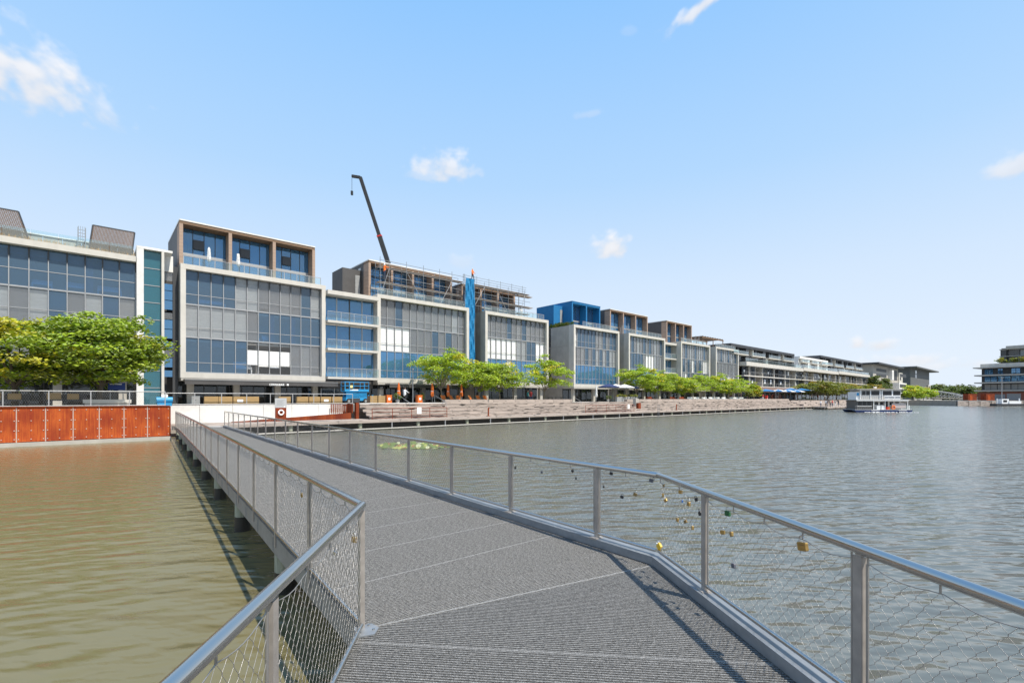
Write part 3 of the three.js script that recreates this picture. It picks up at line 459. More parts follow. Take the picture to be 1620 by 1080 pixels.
function balcony(root, x0, x1, z0, z1, y, posts = 3, mat = M.white, H = 1.0) {
  bx('balcony_slab', x0, y - 0.25, z0, x1, y, z1, mat, root);
  const n = Math.max(1, posts); for (let k = 0; k < n; k++) bx('glass_panel', x0 + (x1 - x0) * k / n + 0.04, y + 0.05, z1 - 0.09, x0 + (x1 - x0) * (k + 1) / n - 0.04, y + H - 0.04, z1 - 0.075, M.balustrade, root);
  for (let k = 0; k <= n; k++) bx('baluster', x0 + (x1 - x0) * k / n - 0.025 + (k ? 0 : 0.025), y, z1 - 0.1, x0 + (x1 - x0) * k / n + 0.025, y + H, z1 - 0.06, M.alu, root);
  bx('handrail', x0, y + H - 0.03, z1 - 0.11, x1, y + H + 0.02, z1 - 0.05, M.alu, root);
}
function penthouse(root, o) { // roof slab on deep fins, glazing set back behind them
  const g = part('penthouse', root), { x0, x1, z, y, H, bays, deep = 1.5, depth = 9, fin = M.brown, roofEdge = M.whitewall, side = M.cladding, sof = M.soffit, glassMat = M.glassblue } = o, fw = o.fw ?? 0.3;
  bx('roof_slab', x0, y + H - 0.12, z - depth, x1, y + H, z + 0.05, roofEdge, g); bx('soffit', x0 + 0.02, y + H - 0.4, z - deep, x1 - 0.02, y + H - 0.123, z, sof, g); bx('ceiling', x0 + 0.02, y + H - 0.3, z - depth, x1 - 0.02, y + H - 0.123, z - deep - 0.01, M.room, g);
  for (let k = 0; k <= bays; k++) { const x = x0 + (x1 - x0 - fw) * k / bays; bx('fin', x, y, z - deep, x + fw, y + H - 0.403, z - 0.004, fin, g); }
  bx('side_wall', x0, y, z - depth, x0 + 0.25, y + H - 0.13, z - deep - 0.003, side, g); bx('side_wall', x1 - 0.25, y, z - depth, x1, y + H - 0.13, z - deep - 0.003, side, g);
  bx('back_wall', x0 + 0.26, y, z - depth, x1 - 0.26, y + H - 0.31, z - depth + 0.2, M.room, g); bx('party_floor', x0 + 0.26, y - 0.02, z - depth + 0.21, x1 - 0.26, y + 0.05, z - deep - 0.02, M.shopwall, g);
  for (let k = 0; k < bays; k++) {
    const a = x0 + (x1 - x0 - fw) * k / bays + fw, b = x0 + (x1 - x0 - fw) * (k + 1) / bays, n = o.panes ?? 4, w = (b - a) / n, zz = z - deep + 0.12;
    const ym = y + H * 0.36;
    for (let j = 0; j < n; j++) { bx('window_pane', a + j * w + 0.03, y + 0.12, zz - 0.01, a + (j + 1) * w - 0.03, ym - 0.12, zz + 0.01, glassMat, g); bx('window_pane', a + j * w + 0.03, ym + 0.12, zz - 0.01, a + (j + 1) * w - 0.03, y + H - 0.44, zz + 0.01, glassMat, g); }
    for (let j = 0; j <= n; j++) bx('mullion', a + j * w - 0.03, y + 0.02, zz - 0.05, a + j * w + 0.03, y + H - 0.41, zz + 0.05, M.aludark, g);
    bx('floor_band', a, ym - 0.12, zz - 0.04, b, ym + 0.12, zz + 0.06, M.alu, g); bx('inner_floor', a, ym - 0.1, z - depth + 0.3, b, ym + 0.08, zz - 0.06, M.room, g);
    if (o.open) bx('open_sash', a + w + 0.02, ym + 0.6, zz + 0.03, a + 2 * w - 0.02, ym + 1.5, zz + 0.25, M.aludark, g);
  }
  return g;
}
function groundFloor(root, W, o = {}) { // dark recessed shop front behind columns
  const zf = -2.6, top = 2.5;
  bx('soffit', 0.05, top - 0.25, -9, W - 0.05, top - 0.005, -0.02, M.concrete, root);
  const n = o.cols ?? 4; for (let k = 0; k < n; k++) bx('column', 0.6 + (W - 1.75) * k / (n - 1), 0, -1.2, 1.15 + (W - 1.75) * k / (n - 1), top - 0.26, -0.75, M.concrete, root);
  const pn = o.panes ?? 9, w = W / pn; for (let j = 0; j < pn; j++) { bx('shop_pane', j * w + 0.04, 0.1, zf - 0.01, (j + 1) * w - 0.04, top - 0.3, zf + 0.01, M.glassdark, root); bx('shop_mullion', j * w - 0.04, 0, zf - 0.05, j * w + 0.04, top - 0.26, zf + 0.05, M.aludark, root); }
  bx('shop_back', 0, 0, -9.2, W, top - 0.26, -9, M.shopwall, root); bx('shop_side', -0.1, 0, -9, 0.1, top - 0.26, zf, M.shopwall, root); bx('shop_side', W - 0.1, 0, -9, W + 0.1, top - 0.26, zf, M.shopwall, root);
  const r = mulberry(Math.round(W * 91 + n)); for (let k = 0; k < 5; k++) { const x = rr(1, W - 2, r), z = rr(-7, -3.6, r); new MB().box(x, 0.7, z, x + 1.1, 0.76, z + 0.7).box(x + 0.5, 0, z + 0.3, x + 0.58, 0.7, z + 0.38).mesh('cafe_table', M.ply, root); }
}
function awning(root, x0, x1, y, z0 = -0.2, z1 = 1.15) { bx('awning_roof', x0, y + 0.28, z0, x1, y + 0.36, z1, M.cladding, root); bx('awning_lip', x0, y + 0.10, z1 - 0.08, x1, y + 0.275, z1 - 0.02, M.cladding, root); bx('awning_valance', x0, y - 0.12, z1 - 0.05, x1, y + 0.094, z1, M.cladding, root); bx('awning_strip', x0, y + 0.285, z1 + 0.003, x1, y + 0.33, z1 + 0.02, M.alu, root); }
function framedBlock(name, label, s, W, o) {
  const g = thing(name, label, 'building', 'framed waterfront buildings', site(s), TURN), fw = o.fin ?? 0.42, dz = -1.15, zg = -0.55;
  bx('frame_top', 0, 12.7, dz, W, 13.15, 0, M.white, g); bx('frame_base', 0, 2.5, dz, W, 2.98, 0, M.white, g); bx('frame_side', 0, 2.983, dz, fw, 12.697, -0.003, M.white, g); bx('frame_side', W - fw, 2.983, dz, W, 12.697, -0.003, M.white, g);
  glassGrid(g, fw, W - fw, zg, [[FL[0], FL[1]], [FL[1], FL[2]], [FL[2], FL[3]]], o.bays ?? 12, o.states, o);
  if (!o.single) { const n = o.bays ?? 12; for (let j = 0; j <= n; j++) bx('mullion_cap', fw + (W - 2 * fw) * j / n - 0.045, FL[3] - 0.85, zg + 0.104, fw + (W - 2 * fw) * j / n + 0.045, FL[3] - 0.02, zg + 0.13, M.aludark, g); }
  hollow(g, 0.2, W - 0.2, 2.6, 12.7, zg - 0.3, -8, [FL[1], FL[2]]);
  sidePanels(g, 0.12, -12, dz - 0.004, 2.5, 13.1, -1, o.slot); sidePanels(g, W - 0.12, -12, dz - 0.004, 2.5, 13.1, 1);
  bx('roof_deck', 0.25, 12.72, -12, W - 0.25, 12.95, dz - 0.005, M.concdark, g); bx('rear_wall', 0.25, 0, -12.2, W - 0.25, 12.7, -12, M.concdark, g); bx('undercroft', 0.25, 2.51, -12, W - 0.25, 2.7, dz - 0.005, M.shopwall, g);
  groundFloor(g, W, o.ground); if (o.awning) awning(g, o.awning[0], o.awning[1], 2.0);
  if (o.furniture) furnish(g, o.furniture, M.blindwhite);
  if (o.pent) penthouse(g, { y: 13.0, ...o.pent });
  if (o.terrace) { const n = 10, t = part('terrace_railing', g), x0 = o.terrace[0] ?? 0.3, x1 = o.terrace[1] ?? W - 0.3; for (let k = 0; k < n; k++) bx('glass_panel', x0 + (x1 - x0) * k / n + 0.03, 13.17, -0.56, x0 + (x1 - x0) * (k + 1) / n - 0.03, 13.95, -0.545, M.balustrade, t); for (let k = 0; k <= n; k++) bx('baluster', x0 + (x1 - x0) * k / n - 0.025, 13.15, -0.58, x0 + (x1 - x0) * k / n + 0.025, 14.05, -0.53, M.alu, t); bx('handrail', x0, 14.0, -0.585, x1, 14.05, -0.525, M.alu, t); }
  return g;
}
const PX = { deep: 1.5 };
const bB2 = framedBlock('framed_building', 'large framed building with three bay rooftop pavilion above a dark awning', 0, 13.36, {
  states: ['hduhppggggdp', 'pppppgdcdcdd', 'dduduWWWWggg'], awning: [0.2, 14.3], ground: { cols: 4, panes: 12 }, terrace: [0.3, 13.0], furniture: [[1.6, FL[2], -1.6, 2.2, 0.8, 0.8], [6.2, FL[1], -1.4, 0.7, 0.8, 0.6], [7.2, FL[1], -1.4, 0.7, 0.8, 0.6], [4.6, FL[0], -1.5, 1.6, 1.3, 0.5]],
  pent: { x0: 0.02, x1: 12.55, z: -1.0, H: 4.55, bays: 3, open: true } });
const bB3 = framedBlock('framed_building', 'framed building below scaffolded rooftop beside the blue scissor lift', 19.52, 13.6, {
  states: ['gghgggggggpg', 'wwwwgggdgdgg', 'bbbbbbbbbbbb'], awning: [1.0, 13.4], slot: null, ground: { cols: 3, panes: 9 }, terrace: [0.3, 13.2], pent: { x0: 0.25, x1: 12.8, z: -3, H: 5.0, bays: 4, panes: 3 } });
const bB4 = framedBlock('framed_building', 'framed building with white blinds right of the blue safety net', 36.0, 12.95, {
  states: ['ggggdggugggg', 'wwwwwwppduww', 'bbbbwbbbbbbb'], ground: { cols: 3, panes: 8 }, terrace: [0.3, 12.4], pent: { x0: -2.0, x1: 8.4, z: -3, H: 4.3, bays: 3, panes: 3 } });
const bB5 = framedBlock('framed_building', 'framed building whose rooftop pavilion is wrapped in blue sheeting', 55.1, 12.9, {
  states: ['wdcchcggcgdd', 'gggdgdpdpdpp', 'bbbbbbbbbbbb'], slot: [-6.4, -5.4], ground: { cols: 3, panes: 8 }, terrace: [3, 12.4], pent: { x0: 2.9, x1: 11.0, z: -3, H: 5.0, bays: 2, panes: 3, deep: 1.7, fin: M.bluesheet, side: M.bluesheet, sof: M.bluesheet, roofEdge: M.bluesheet } });
const bB6 = framedBlock('framed_building', 'framed building with brown framed rooftop pavilion next to blue wrapped one', 71.0, 13.1, {
  states: ['gdgpgdgdgpgd', 'dcdcdgwwwpgp', 'bbbbbbbbbbbb'], single: true, ground: { cols: 3, panes: 8 }, terrace: [1, 12.4], pent: { x0: -1.9, x1: 11.2, z: -3, H: 5.0, bays: 3, panes: 3, deep: 1.3 } });
const bB7 = framedBlock('framed_building', 'framed building right of a stack of small balconies, trees in front', 90.6, 13.5, {
  states: ['pgdgpgdgpgdg', 'gdgdgwdgdgww', 'dgwdgdwgdgdg'], single: true, ground: { cols: 3, panes: 8 }, terrace: [1, 12.4], pent: { x0: -0.9, x1: 10.4, z: -3, H: 5.0, bays: 3, panes: 3, deep: 1.3 } });
const bB8 = framedBlock('framed_building', 'last framed building of the row, rooftop pergola behind its parapet', 107.0, 12.8, {
  states: ['gpgdgpgdgpgd', 'pgpgpgpgpgpg', 'wgwwgwgwwgwg'], single: true, ground: { cols: 3, panes: 8 }, terrace: [1, 12.0] });
// lower service volumes on the roofs
for (const [b, x, y, H, w, m] of [[bB3, -2.2, 13, 4.0, 2.4, M.cladding], [bB5, 0.5, 13, 4.3, 2.4, M.bluesheet]]) { bx('service_core', x, y, -8.6, x + w, y + H, -5.2, m, b); bx('core_window', x + w - 0.75, y + 0.7, -5.197, x + w - 0.15, y + H - 0.7, -5.15, M.blindpale, b); }
bx('slit_window', 0.235, 13.3, -6.1, 0.262, 17.4, -5.4, M.whitewall, bB3);
for (const [b, x] of [[bB6, -0.5], [bB7, 8.5]]) { for (let k = 0; k < 6; k++) bx('vent_pipe', x + k * 0.5, 13.1, -1.6, x + 0.08 + k * 0.5, 14.3 + (k % 3) * 0.5, -1.52, M.alu, b); }
{ const p = part('pergola', bB8); for (let k = 0; k < 9; k++) bx('rafter', -2 + k * 1.3, 15.6, -7, -1.85 + k * 1.3, 15.8, -2.2, M.soffit, p); for (const z of [-6.8, -2.5]) bx('beam', -2.3, 15.35, z, 9.2, 15.6, z + 0.2, M.soffit, p); for (const x of [-2, 3.4, 8.8]) for (const z of [-6.75, -2.45]) bx('pergola_post', x, 13, z, x + 0.15, 15.35, z + 0.15, M.soffit, p); }
// blocks with stacked balconies between the framed buildings
function balconyBlock(label, s, W, zf, o = {}) {
  const g = thing('balcony_block', label, 'building', 'framed waterfront buildings', site(s), TURN);
  bx('roof_slab', 0.02, 12.2, -11, W - 0.02, 12.65, zf + 1.2, M.white, g);
  for (const y of [3.0, 6.2, 9.3]) balcony(g, 0.02, W - 0.02, zf - 0.1, zf + 1.2, y, o.posts ?? 4);
  const n = o.panes ?? 4, w = W / n;
  [[3.02, 5.9], [6.22, 9.0], [9.32, 12.15]].forEach(([a, b]) => { for (let j = 0; j < n; j++) { bx('window_pane', j * w + 0.05, a + 0.06, zf - 0.22, (j + 1) * w - 0.05, b - 0.06, zf - 0.2, M.glassblue, g); bx('mullion', j * w - (j ? 0.06 : 0), a, zf - 0.26, j * w + 0.06, b, zf - 0.15, j % 2 ? M.alu : M.aludark, g); } bx('mullion', W - 0.08, a, zf - 0.26, W, b, zf - 0.15, M.alu, g); if (o.blinds) for (const j of o.blinds) bx('curtain', j * w + 0.1, a + 0.1, zf - 0.5, (j + 0.8) * w, b - 0.1, zf - 0.47, M.blindpale, g); });
  hollow(g, 0.02, W - 0.02, 2.5, 12.2, zf - 0.3, zf - 6, [6.0, 9.1]); bx('wall', 0.02, 0, -11, W - 0.02, 2.6, -10.8, M.concrete, g);
  bx('lower_lintel', 0.02, 1.75, zf - 0.9, W - 0.02, 2.7, zf - 0.5, M.cladding, g); for (let j = 0; j < n; j++) { bx('shop_pane', j * w + 0.05, 0.05, zf - 0.92, (j + 1) * w - 0.05, 1.74, zf - 0.9, M.glassdark, g); bx('shop_mullion', j * w - 0.05, 0, zf - 0.95, j * w + 0.05, 1.747, zf - 0.85, M.alu, g); }
  bx('shop_back', 0.02, 0, -9, W - 0.02, 2.6, -8.8, M.shopwall, g);
  return g;
}
balconyBlock('narrow block of stacked glass balconies above the blue scissor lift', 13.4, 6.08, -0.7, { blinds: [1, 3] });
balconyBlock('narrow block of stacked balconies set back between framed buildings in the far trees', 84.15, 6.4, -2.2, { posts: 3 });
for (const [s, W, lab] of [[33.15, 2.8, 'dark recessed glass link behind the blue safety net'], [49.0, 6.05, 'dark recessed link beside the building wrapped in blue'], [68.05, 2.9, 'dark recessed link right of the building wrapped in blue'], [104.15, 2.8, 'dark recessed link before the last framed building']]) {
  const g = thing('recessed_link', lab, 'building', 'framed waterfront buildings', site(s), TURN);
  bx('wall', 0, 0, -9, W, 12.4, -8.6, M.cladding, g); for (const y of [3, 6.2, 9.3]) { bx('floor_band', 0, y - 0.25, -8.58, W, y, -8.4, M.concrete, g); bx('window_pane', 0.3, y + 0.3, -8.55, W - 0.3, y + 2.4, -8.53, M.glassdark, g); }
}
// ---------------------------------------------------------------- building on the far left, behind the two big trees
{
  const g = thing('left_building', 'long glazed building behind the big trees, roof terrace with lattice screens', 'building', null, site(-30), TURN), W = 26.75;
  bx('frame_top', 0, 12.62, -1.2, W, 13.1, 0.12, M.white, g); bx('frame_base', 0, 2.5, -1.2, W, 2.98, 0.1, M.white, g);
  glassGrid(g, 0.1, W, -0.5, [[3.0, 6.3], [6.3, 9.4], [9.4, 12.62]], 24, ['ggggpgpgpguppppuduuuucuu', 'gcccgcgcppgpcgpgpgphgphg', 'dgdwdgdgdgdgdgdgdgdddgdg'], { low: 1.45, seed: 3 });
  for (let j = 0; j <= 24; j++) bx('mullion_cap', 0.1 + (W - 0.1) * j / 24 - 0.05, 11.75, -0.395, 0.1 + (W - 0.1) * j / 24 + 0.05, 12.6, -0.36, M.aludark, g);
  hollow(g, 0.1, W - 0.1, 2.6, 12.6, -0.8, -7, [6.3, 9.4]); bx('roof_deck', 0, 12.4, -11, W, 12.61, -1.21, M.concdark, g); bx('rear_wall', 0, 0, -11.3, W, 12.4, -11, M.concdark, g); bx('end_wall', W - 0.2, 2.5, -11, W, 12.6, -1.21, M.concrete, g); bx('undercroft', 0, 2.51, -11, W - 0.2, 2.75, -1.21, M.shopwall, g);
  groundFloor(g, W, { cols: 7, panes: 18 }); furnish(g, [[22.2, 9.4, -1.5, 1.6, 1.0, 0.8], [24.2, 9.4, -1.5, 1.6, 1.0, 0.8], [20.2, 9.4, -1.6, 1.2, 0.9, 0.8]], M.blindwhite);
  for (let k = 0; k < 22; k++) bx('parapet_panel', k * 1.22, 13.1, -3.2, k * 1.22 + 1.18, 14.35, -3.1, M.concrete, g); bx('parapet_cap', 0, 14.36, -3.3, W, 14.45, -3.0, M.whitewall, g);
  const gl = part('terrace_glass', g); for (let k = 0; k < 11; k++) bx('glass_panel', 9 + k * 1.6, 13.12, -0.6, 9 + k * 1.6 + 1.55, 14.1, -0.585, M.balustrade, gl);
  for (const [x, w, lean, ends] of [[16.4, 3.7, 1.3, 1], [23.6, 2.9, -0.5, 0]]) { // leaning lattice screens
    const p = part('lattice_screen', g), m = new MB(), y0 = 13.3, H = 2.6, z = -2.0, sk = (t) => lean * t;
    for (let i = 0; i <= 30; i++) { const a = i / 30 * w; m.bar(new V3(x + a, y0, z), new V3(x + a - sk(1) * 0.6, y0 + H, z - 0.6), 0.035, 0.03); }
    for (let i = 0; i <= 24; i++) { const t = i / 24; m.bar(new V3(x - sk(t) * 0.6, y0 + H * t, z - 0.6 * t), new V3(x + w - sk(t) * 0.6, y0 + H * t, z - 0.6 * t), 0.05, 0.05); }
    stuff(m.mesh('lattice', M.soffit, p)); const f = new MB(); for (const e of [0, w]) f.bar(new V3(x + e, y0 - 0.2, z), new V3(x + e - lean * 0.6, y0 + H, z - 0.6), 0.09, 0.09); f.bar(new V3(x - lean * 0.6, y0 + H, z - 0.6), new V3(x + w - lean * 0.6, y0 + H, z - 0.6), 0.09, 0.09); f.mesh('screen_frame', M.aludark, p);
  }
  const ld = part('roof_ladder', g); for (const e of [0, 0.5]) bx('stile', 22.9 + e, 13.1, -2.6, 22.95 + e, 15.5, -2.55, M.galv, ld); for (let k = 0; k < 8; k++) bx('rung', 22.95, 13.3 + k * 0.28, -2.59, 23.4, 13.34 + k * 0.28, -2.56, M.galv, ld); for (let k = 0; k < 4; k++) bx('cage_bar', 22.95 + k * 0.14, 14.2, -2.2, 22.98 + k * 0.14, 15.5, -2.17, M.galv, ld);
  const dr = mulberry(6), tuft = new MB(); for (let k = 0; k < 420; k++) { const x = rr(14, W, dr), z = rr(-0.45, 0.05, dr), h = rr(0.08, 0.3, dr), a = rr(-0.12, 0.12, dr); tuft.bar(new V3(x, 13.1, z), new V3(x + a, 13.1 + h, z + rr(-0.1, 0.15, dr)), 0.012, 0.012); } stuff(tuft.mesh('dry_grass', std([0.42, 0.30, 0.16], 0.95), g));
}
// stair tower of teal glass
{
  const g = thing('stair_tower', 'slim teal glass stair tower between white piers', 'building', null, site(-3.2), TURN);
  bx('pier', 0, 0, -0.9, 0.5, 13.9, 0.05, M.whitewall, g); bx('pier', 1.78, 0, -0.9, 1.98, 13.9, 0.05, M.white, g); bx('roof_slab', 0, 13.9, -6, 2.6, 14.1, 0.06, M.whitewall, g);
  for (let k = 0; k < 9; k++) { bx('teal_pane', 0.53, k * 1.54 + 0.04, -0.42, 1.75, (k + 1) * 1.54, -0.4, M.glassteal, g); bx('transom', 0.52, k * 1.54 - 0.03, -0.44, 1.76, k * 1.54 + 0.03, -0.36, M.alu, g); }
  bx('back_wall', 0, 0, -6.2, 2.7, 13.9, -6, M.room, g); for (let k = 0; k < 5; k++) { bx('stair_landing', 0.5, 0.6 + k * 2.7, -3.4, 1.75, 0.75 + k * 2.7, -0.6, M.blindwhite, g); bx('stair_rail', 0.55, 1.5 + k * 2.7, -0.75, 1.72, 1.56 + k * 2.7, -0.7, M.ply, g); }
  const c = part('dark_strip', g); bx('strip_back', 1.99, 0, -2.9, 3.1, 13.3, -2.7, M.cladding, c); bx('strip_head', 2.0, 12.4, -1.2, 2.75, 13.9, -1.1, M.whitewall, c);
  for (let k = 0; k < 11; k++) bx('strip_pane', 2.04, 2.6 + k * 0.9, -1.32, 2.72, 2.6 + k * 0.9 + (k % 3 ? 0.84 : 0.6), -1.3, k % 4 === 2 ? M.glass : M.glassblue, c);
  bx('strip_frame', 1.99, 0, -1.5, 2.03, 12.4, -1.25, M.aludark, c); bx('strip_frame', 2.73, 0, -1.5, 3.15, 13.0, -1.25, M.aludark, c);
}
// ---------------------------------------------------------------- trees
const leafMat = (r, g, b) => new THREE.MeshPhysicalMaterial({ color: lin(r, g, b), vertexColors: true, roughness: 0.9, transmission: 0.42, thickness: 0, ior: 1.2, side: THREE.DoubleSide });
M.leafDeep = leafMat(0.33, 0.44, 0.03); M.leafBright = leafMat(0.41, 0.54, 0.03); M.leafLime = leafMat(0.42, 0.47, 0.02); M.leafFar = leafMat(0.13, 0.19, 0.03); M.leafOlive = leafMat(0.24, 0.27, 0.03);
M.bark = std([0.17, 0.135, 0.10], 0.95, { map: at(T.pile, 0.7), bumpMap: at(T.pile, 0.5), bumpScale: 0.02 });
M.barkpale = std([0.34, 0.28, 0.21], 0.95, { map: at(T.pile, 0.7) });
function crownGeo(seed, o) { // clumps of leaves set on a layered, open crown
  const r = mulberry(seed), P = [], N = [], C = [], X = [], { rx, ry, cy, clumps, per, leaf, flat = 0.38, cr = 0.85, hollowIn = 0.35, skew = 0 } = o, centres = [];
  for (let k = 0; k < clumps; k++) {
    const a = r() * 6.283, h = Math.pow(r(), 0.75) * 2 - 1, rad = Math.sqrt(Math.max(0, 1 - h * h)), q = hollowIn + (1 - hollowIn) * Math.pow(r(), 0.5), wob = 0.78 + 0.4 * vnoise(a * 1.3 + seed, h * 2, seed);
    const c = new V3(Math.cos(a) * rad * rx * q * wob, cy + h * ry * (h < 0 ? 0.85 : 1) * Math.max(q, 0.55) * wob, Math.sin(a) * rad * rx * q * wob); centres.push(c);
    const s = cr * (0.6 + 0.7 * r()), hue = r(), yellow = r() < (o.yellow ?? 0.12) ? 0.5 + r() * 0.5 : 0, tx = (r() - 0.5) * 0.5, tz = (r() - 0.5) * 0.5;
    for (let i = 0; i < per; i++) {
      const u = r() * 6.283, v = Math.pow(r(), 0.6) * s, y = (r() + r() - 1) * s * flat, px = c.x + Math.cos(u) * v, pz = c.z + Math.sin(u) * v, py = c.y + y + (Math.cos(u) * tx + Math.sin(u) * tz) * v - 0.10 * v * v;
      const n = new V3((r() - 0.5) * 1.5, 0.55 + r() * 0.7, (r() - 0.5) * 1.5).normalize(), d = new V3(r() - 0.5, (r() - 0.6) * 0.6, r() - 0.5); d.addScaledVector(n, -d.dot(n)).normalize(); const e = new V3().crossVectors(n, d), L = leaf * (0.6 + 0.8 * r()), w = L * 0.38, b = P.length / 3, p = new V3(px, py, pz);
      const pts = [p.clone(), p.clone().addScaledVector(d, L * 0.5).addScaledVector(e, w).addScaledVector(n, -0.12 * L), p.clone().addScaledVector(d, L).addScaledVector(n, -0.1 * L), p.clone().addScaledVector(d, L * 0.5).addScaledVector(e, -w).addScaledVector(n, -0.12 * L)];
      const t = 0.72 + 0.34 * hue + 0.3 * (r() - 0.5), col = [t * (1 + yellow * 0.8 + 0.25 * (r() - 0.5)), t * (1 + yellow * 0.22), t * (1 + 0.3 * (r() - 0.5))];
      for (const q of pts) { P.push(q.x, q.y, q.z); N.push(n.x, n.y, n.z); C.push(...col); } X.push(b, b + 2, b + 1, b, b + 3, b + 2);
    }
  }
  const g = new THREE.BufferGeometry(); g.setAttribute('position', new THREE.Float32BufferAttribute(P, 3)); g.setAttribute('normal', new THREE.Float32BufferAttribute(N, 3)); g.setAttribute('color', new THREE.Float32BufferAttribute(C, 3)); g.setIndex(X);
  return { g, centres };
}
function trunkGeo(seed, o, centres) {
  const r = mulberry(seed + 5), m = new MB(), { r0, fork } = o, top = new V3((r() - 0.5) * 0.25, fork, (r() - 0.5) * 0.25);
  m.tube([new V3(0, -0.05, 0), new V3((r() - 0.5) * 0.12, fork * 0.5, (r() - 0.5) * 0.12), top], r0, 9, true, r0 * 0.72);
  const limbs = o.limbs ?? 9, pick = [...centres].sort((a, b) => hash2(a.x * 99, a.z * 99, seed) - hash2(b.x * 99, b.z * 99, seed));
  for (let k = 0; k < limbs; k++) { const e = pick[k], mid = new V3().lerpVectors(top, e, 0.45).add(new V3((r() - 0.5) * 0.4, 0.25, (r() - 0.5) * 0.4)); m.tube([top.clone().add(new V3(0, -0.15, 0)), mid, e], r0 * 0.5, 6, false, 0.02); for (let q = 0; q < 3; q++) { const f = pick[(limbs + k * 3 + q) % pick.length]; if (f.distanceTo(mid) < o.reach) m.tube([mid, new V3().lerpVectors(mid, f, 0.5).add(new V3(0, 0.12, 0)), f], r0 * 0.22, 5, false, 0.012); } }
  return m.geo();
}
function tree(name, label, seed, o, pos, leaf, bark, group, turn = 0) {
  const g = thing(name, label, 'tree', group, pos, turn), { g: cg, centres } = crownGeo(seed, o);
  put('trunk', trunkGeo(seed, o, centres), bark, g); put('crown', cg, leaf, g); return g;
}
{
  const big = { rx: 4.2, ry: 2.95, cy: 3.85, clumps: 165, per: 150, leaf: 0.26, cr: 1.05, r0: 0.2, fork: 1.5, limbs: 14, reach: 2.6, flat: 0.28, yellow: 0.06 };
  tree('leafy_tree', 'broad dark green leafy tree behind the rusted wall, next to the teal stair tower', 11, { ...big, rx: 3.3 }, qp(-5.75, 8, PROM), M.leafDeep, M.bark, 'trees on the promenade', 0.4);
  tree('leafy_tree', 'yellower leafy tree behind the rusted wall, away from the stair tower', 23, { ...big, yellow: 0.3, clumps: 115, cy: 3.5, ry: 2.6 }, qp(-10.0, 7.8, PROM), M.leafDeep, M.bark, 'trees on the promenade', 1.4);
  const thin = { rx: 3.6, ry: 2.5, cy: 3.95, clumps: 82, per: 105, leaf: 0.24, cr: 0.85, r0: 0.10, fork: 1.7, limbs: 12, reach: 2.4, flat: 0.34, yellow: 0.1, hollowIn: 0.2 };
  const A = tree('young_tree', 'bright green tree behind the row of closed orange umbrellas', 41, thin, qp(25.4, 5, PROM), M.leafBright, M.barkpale, 'trees on the promenade');
  const Bt = tree('young_tree', 'bright green tree in front of the blue safety net', 57, { ...thin, rx: 3.3, ry: 2.0, cy: 3.5 }, qp(31.0, 5, PROM), M.leafBright, M.barkpale, 'trees on the promenade');
  copyOf(Bt, qp(34.8, 4.6, PROM), 2.1, 'bright green tree below the white blinds, left of the pale one', 0.98);
  const Ct = tree('young_tree', 'sparse yellow green tree in front of a grey concrete side wall', 63, { ...thin, clumps: 60, rx: 3.9 }, qp(43.0, 5, PROM), M.leafBright, M.barkpale, 'trees on the promenade');
  const row = [[66.8, 1.0, 0, A], [72.5, 0.92, 1.2, Bt], [77.6, 0.9, 2.2, A], [83.5, 0.85, 3.1, Bt], [89.2, 0.9, 4.2, Ct], [95.5, 0.92, 5.1, A], [101.5, 0.9, 0.7, Bt], [107.2, 0.85, 2.7, Ct]];
  const rowLabels = ['bright green tree just right of the navy umbrella cafe', 'bright green tree before the building with brown pavilion next to the blue wrapped one', 'bright green tree behind a pair of rust red benches', 'bright green tree at the start of the white benches, by the stacked balconies', 'sparse green tree right of the stacked balconies', 'bright green tree amid the white benches, before the second to last framed building', 'bright green tree before the gap left of the last framed building', 'sparse green tree before the last framed building, next to the yellow shrub tree'];
  row.forEach(([s, k, t, src], i) => copyOf(src, qp(s, 4.6 + (t % 1), PROM), t, rowLabels[i], k));
  tree('small_tree', 'small lime yellow sapling with upright leaves by the red bin', 71, { rx: 1.6, ry: 1.9, cy: 2.6, clumps: 42, per: 60, leaf: 0.3, cr: 0.6, r0: 0.06, fork: 1.0, limbs: 8, reach: 1.5, flat: 0.5 }, qp(116.5, 5.2, PROM), M.leafLime, M.barkpale, 'trees on the promenade');
  tree('small_tree', 'tiny yellow shrub tree beside the lime sapling', 73, { rx: 1.0, ry: 1.1, cy: 1.7, clumps: 22, per: 50, leaf: 0.28, cr: 0.5, r0: 0.05, fork: 0.7, limbs: 6, reach: 1.2, flat: 0.5 }, qp(111.6, 6, PROM), M.leafOlive, M.barkpale, 'trees on the promenade');
  const far = tree('spreading_tree', 'olive green spreading tree beyond the blue umbrellas', 81, { rx: 6.6, ry: 2.3, cy: 3.9, clumps: 60, per: 90, leaf: 0.5, cr: 1.5, r0: 0.16, fork: 1.6, limbs: 12, reach: 4, flat: 0.35, hollowIn: 0.15 }, qp(163, 5, PROM), M.leafOlive, M.barkpale, 'trees along the far quay');
  for (const [s, k, t, l] of [[175, 0.95, 1, 'olive green spreading tree second past the blue umbrellas'], [188, 1.0, 2.2, 'olive green spreading tree third past the blue umbrellas'], [203, 1.0, 3.3, 'olive green spreading tree half hidden by the ferry bow'], [222, 1.05, 4.4, 'olive green spreading tree behind the ferry wheelhouse']]) copyOf(far, qp(s, 4.5, PROM), t, l, k);
  const ev = tree('conifer_tree', 'upright deep green tree behind the ferry roof', 87, { rx: 3.0, ry: 4.6, cy: 6.2, clumps: 60, per: 80, leaf: 0.55, cr: 1.2, r0: 0.18, fork: 2.0, limbs: 12, reach: 4, flat: 0.5, hollowIn: 0.2 }, qp(250, 3, PROM), M.leafFar, M.bark, 'trees along the far quay');
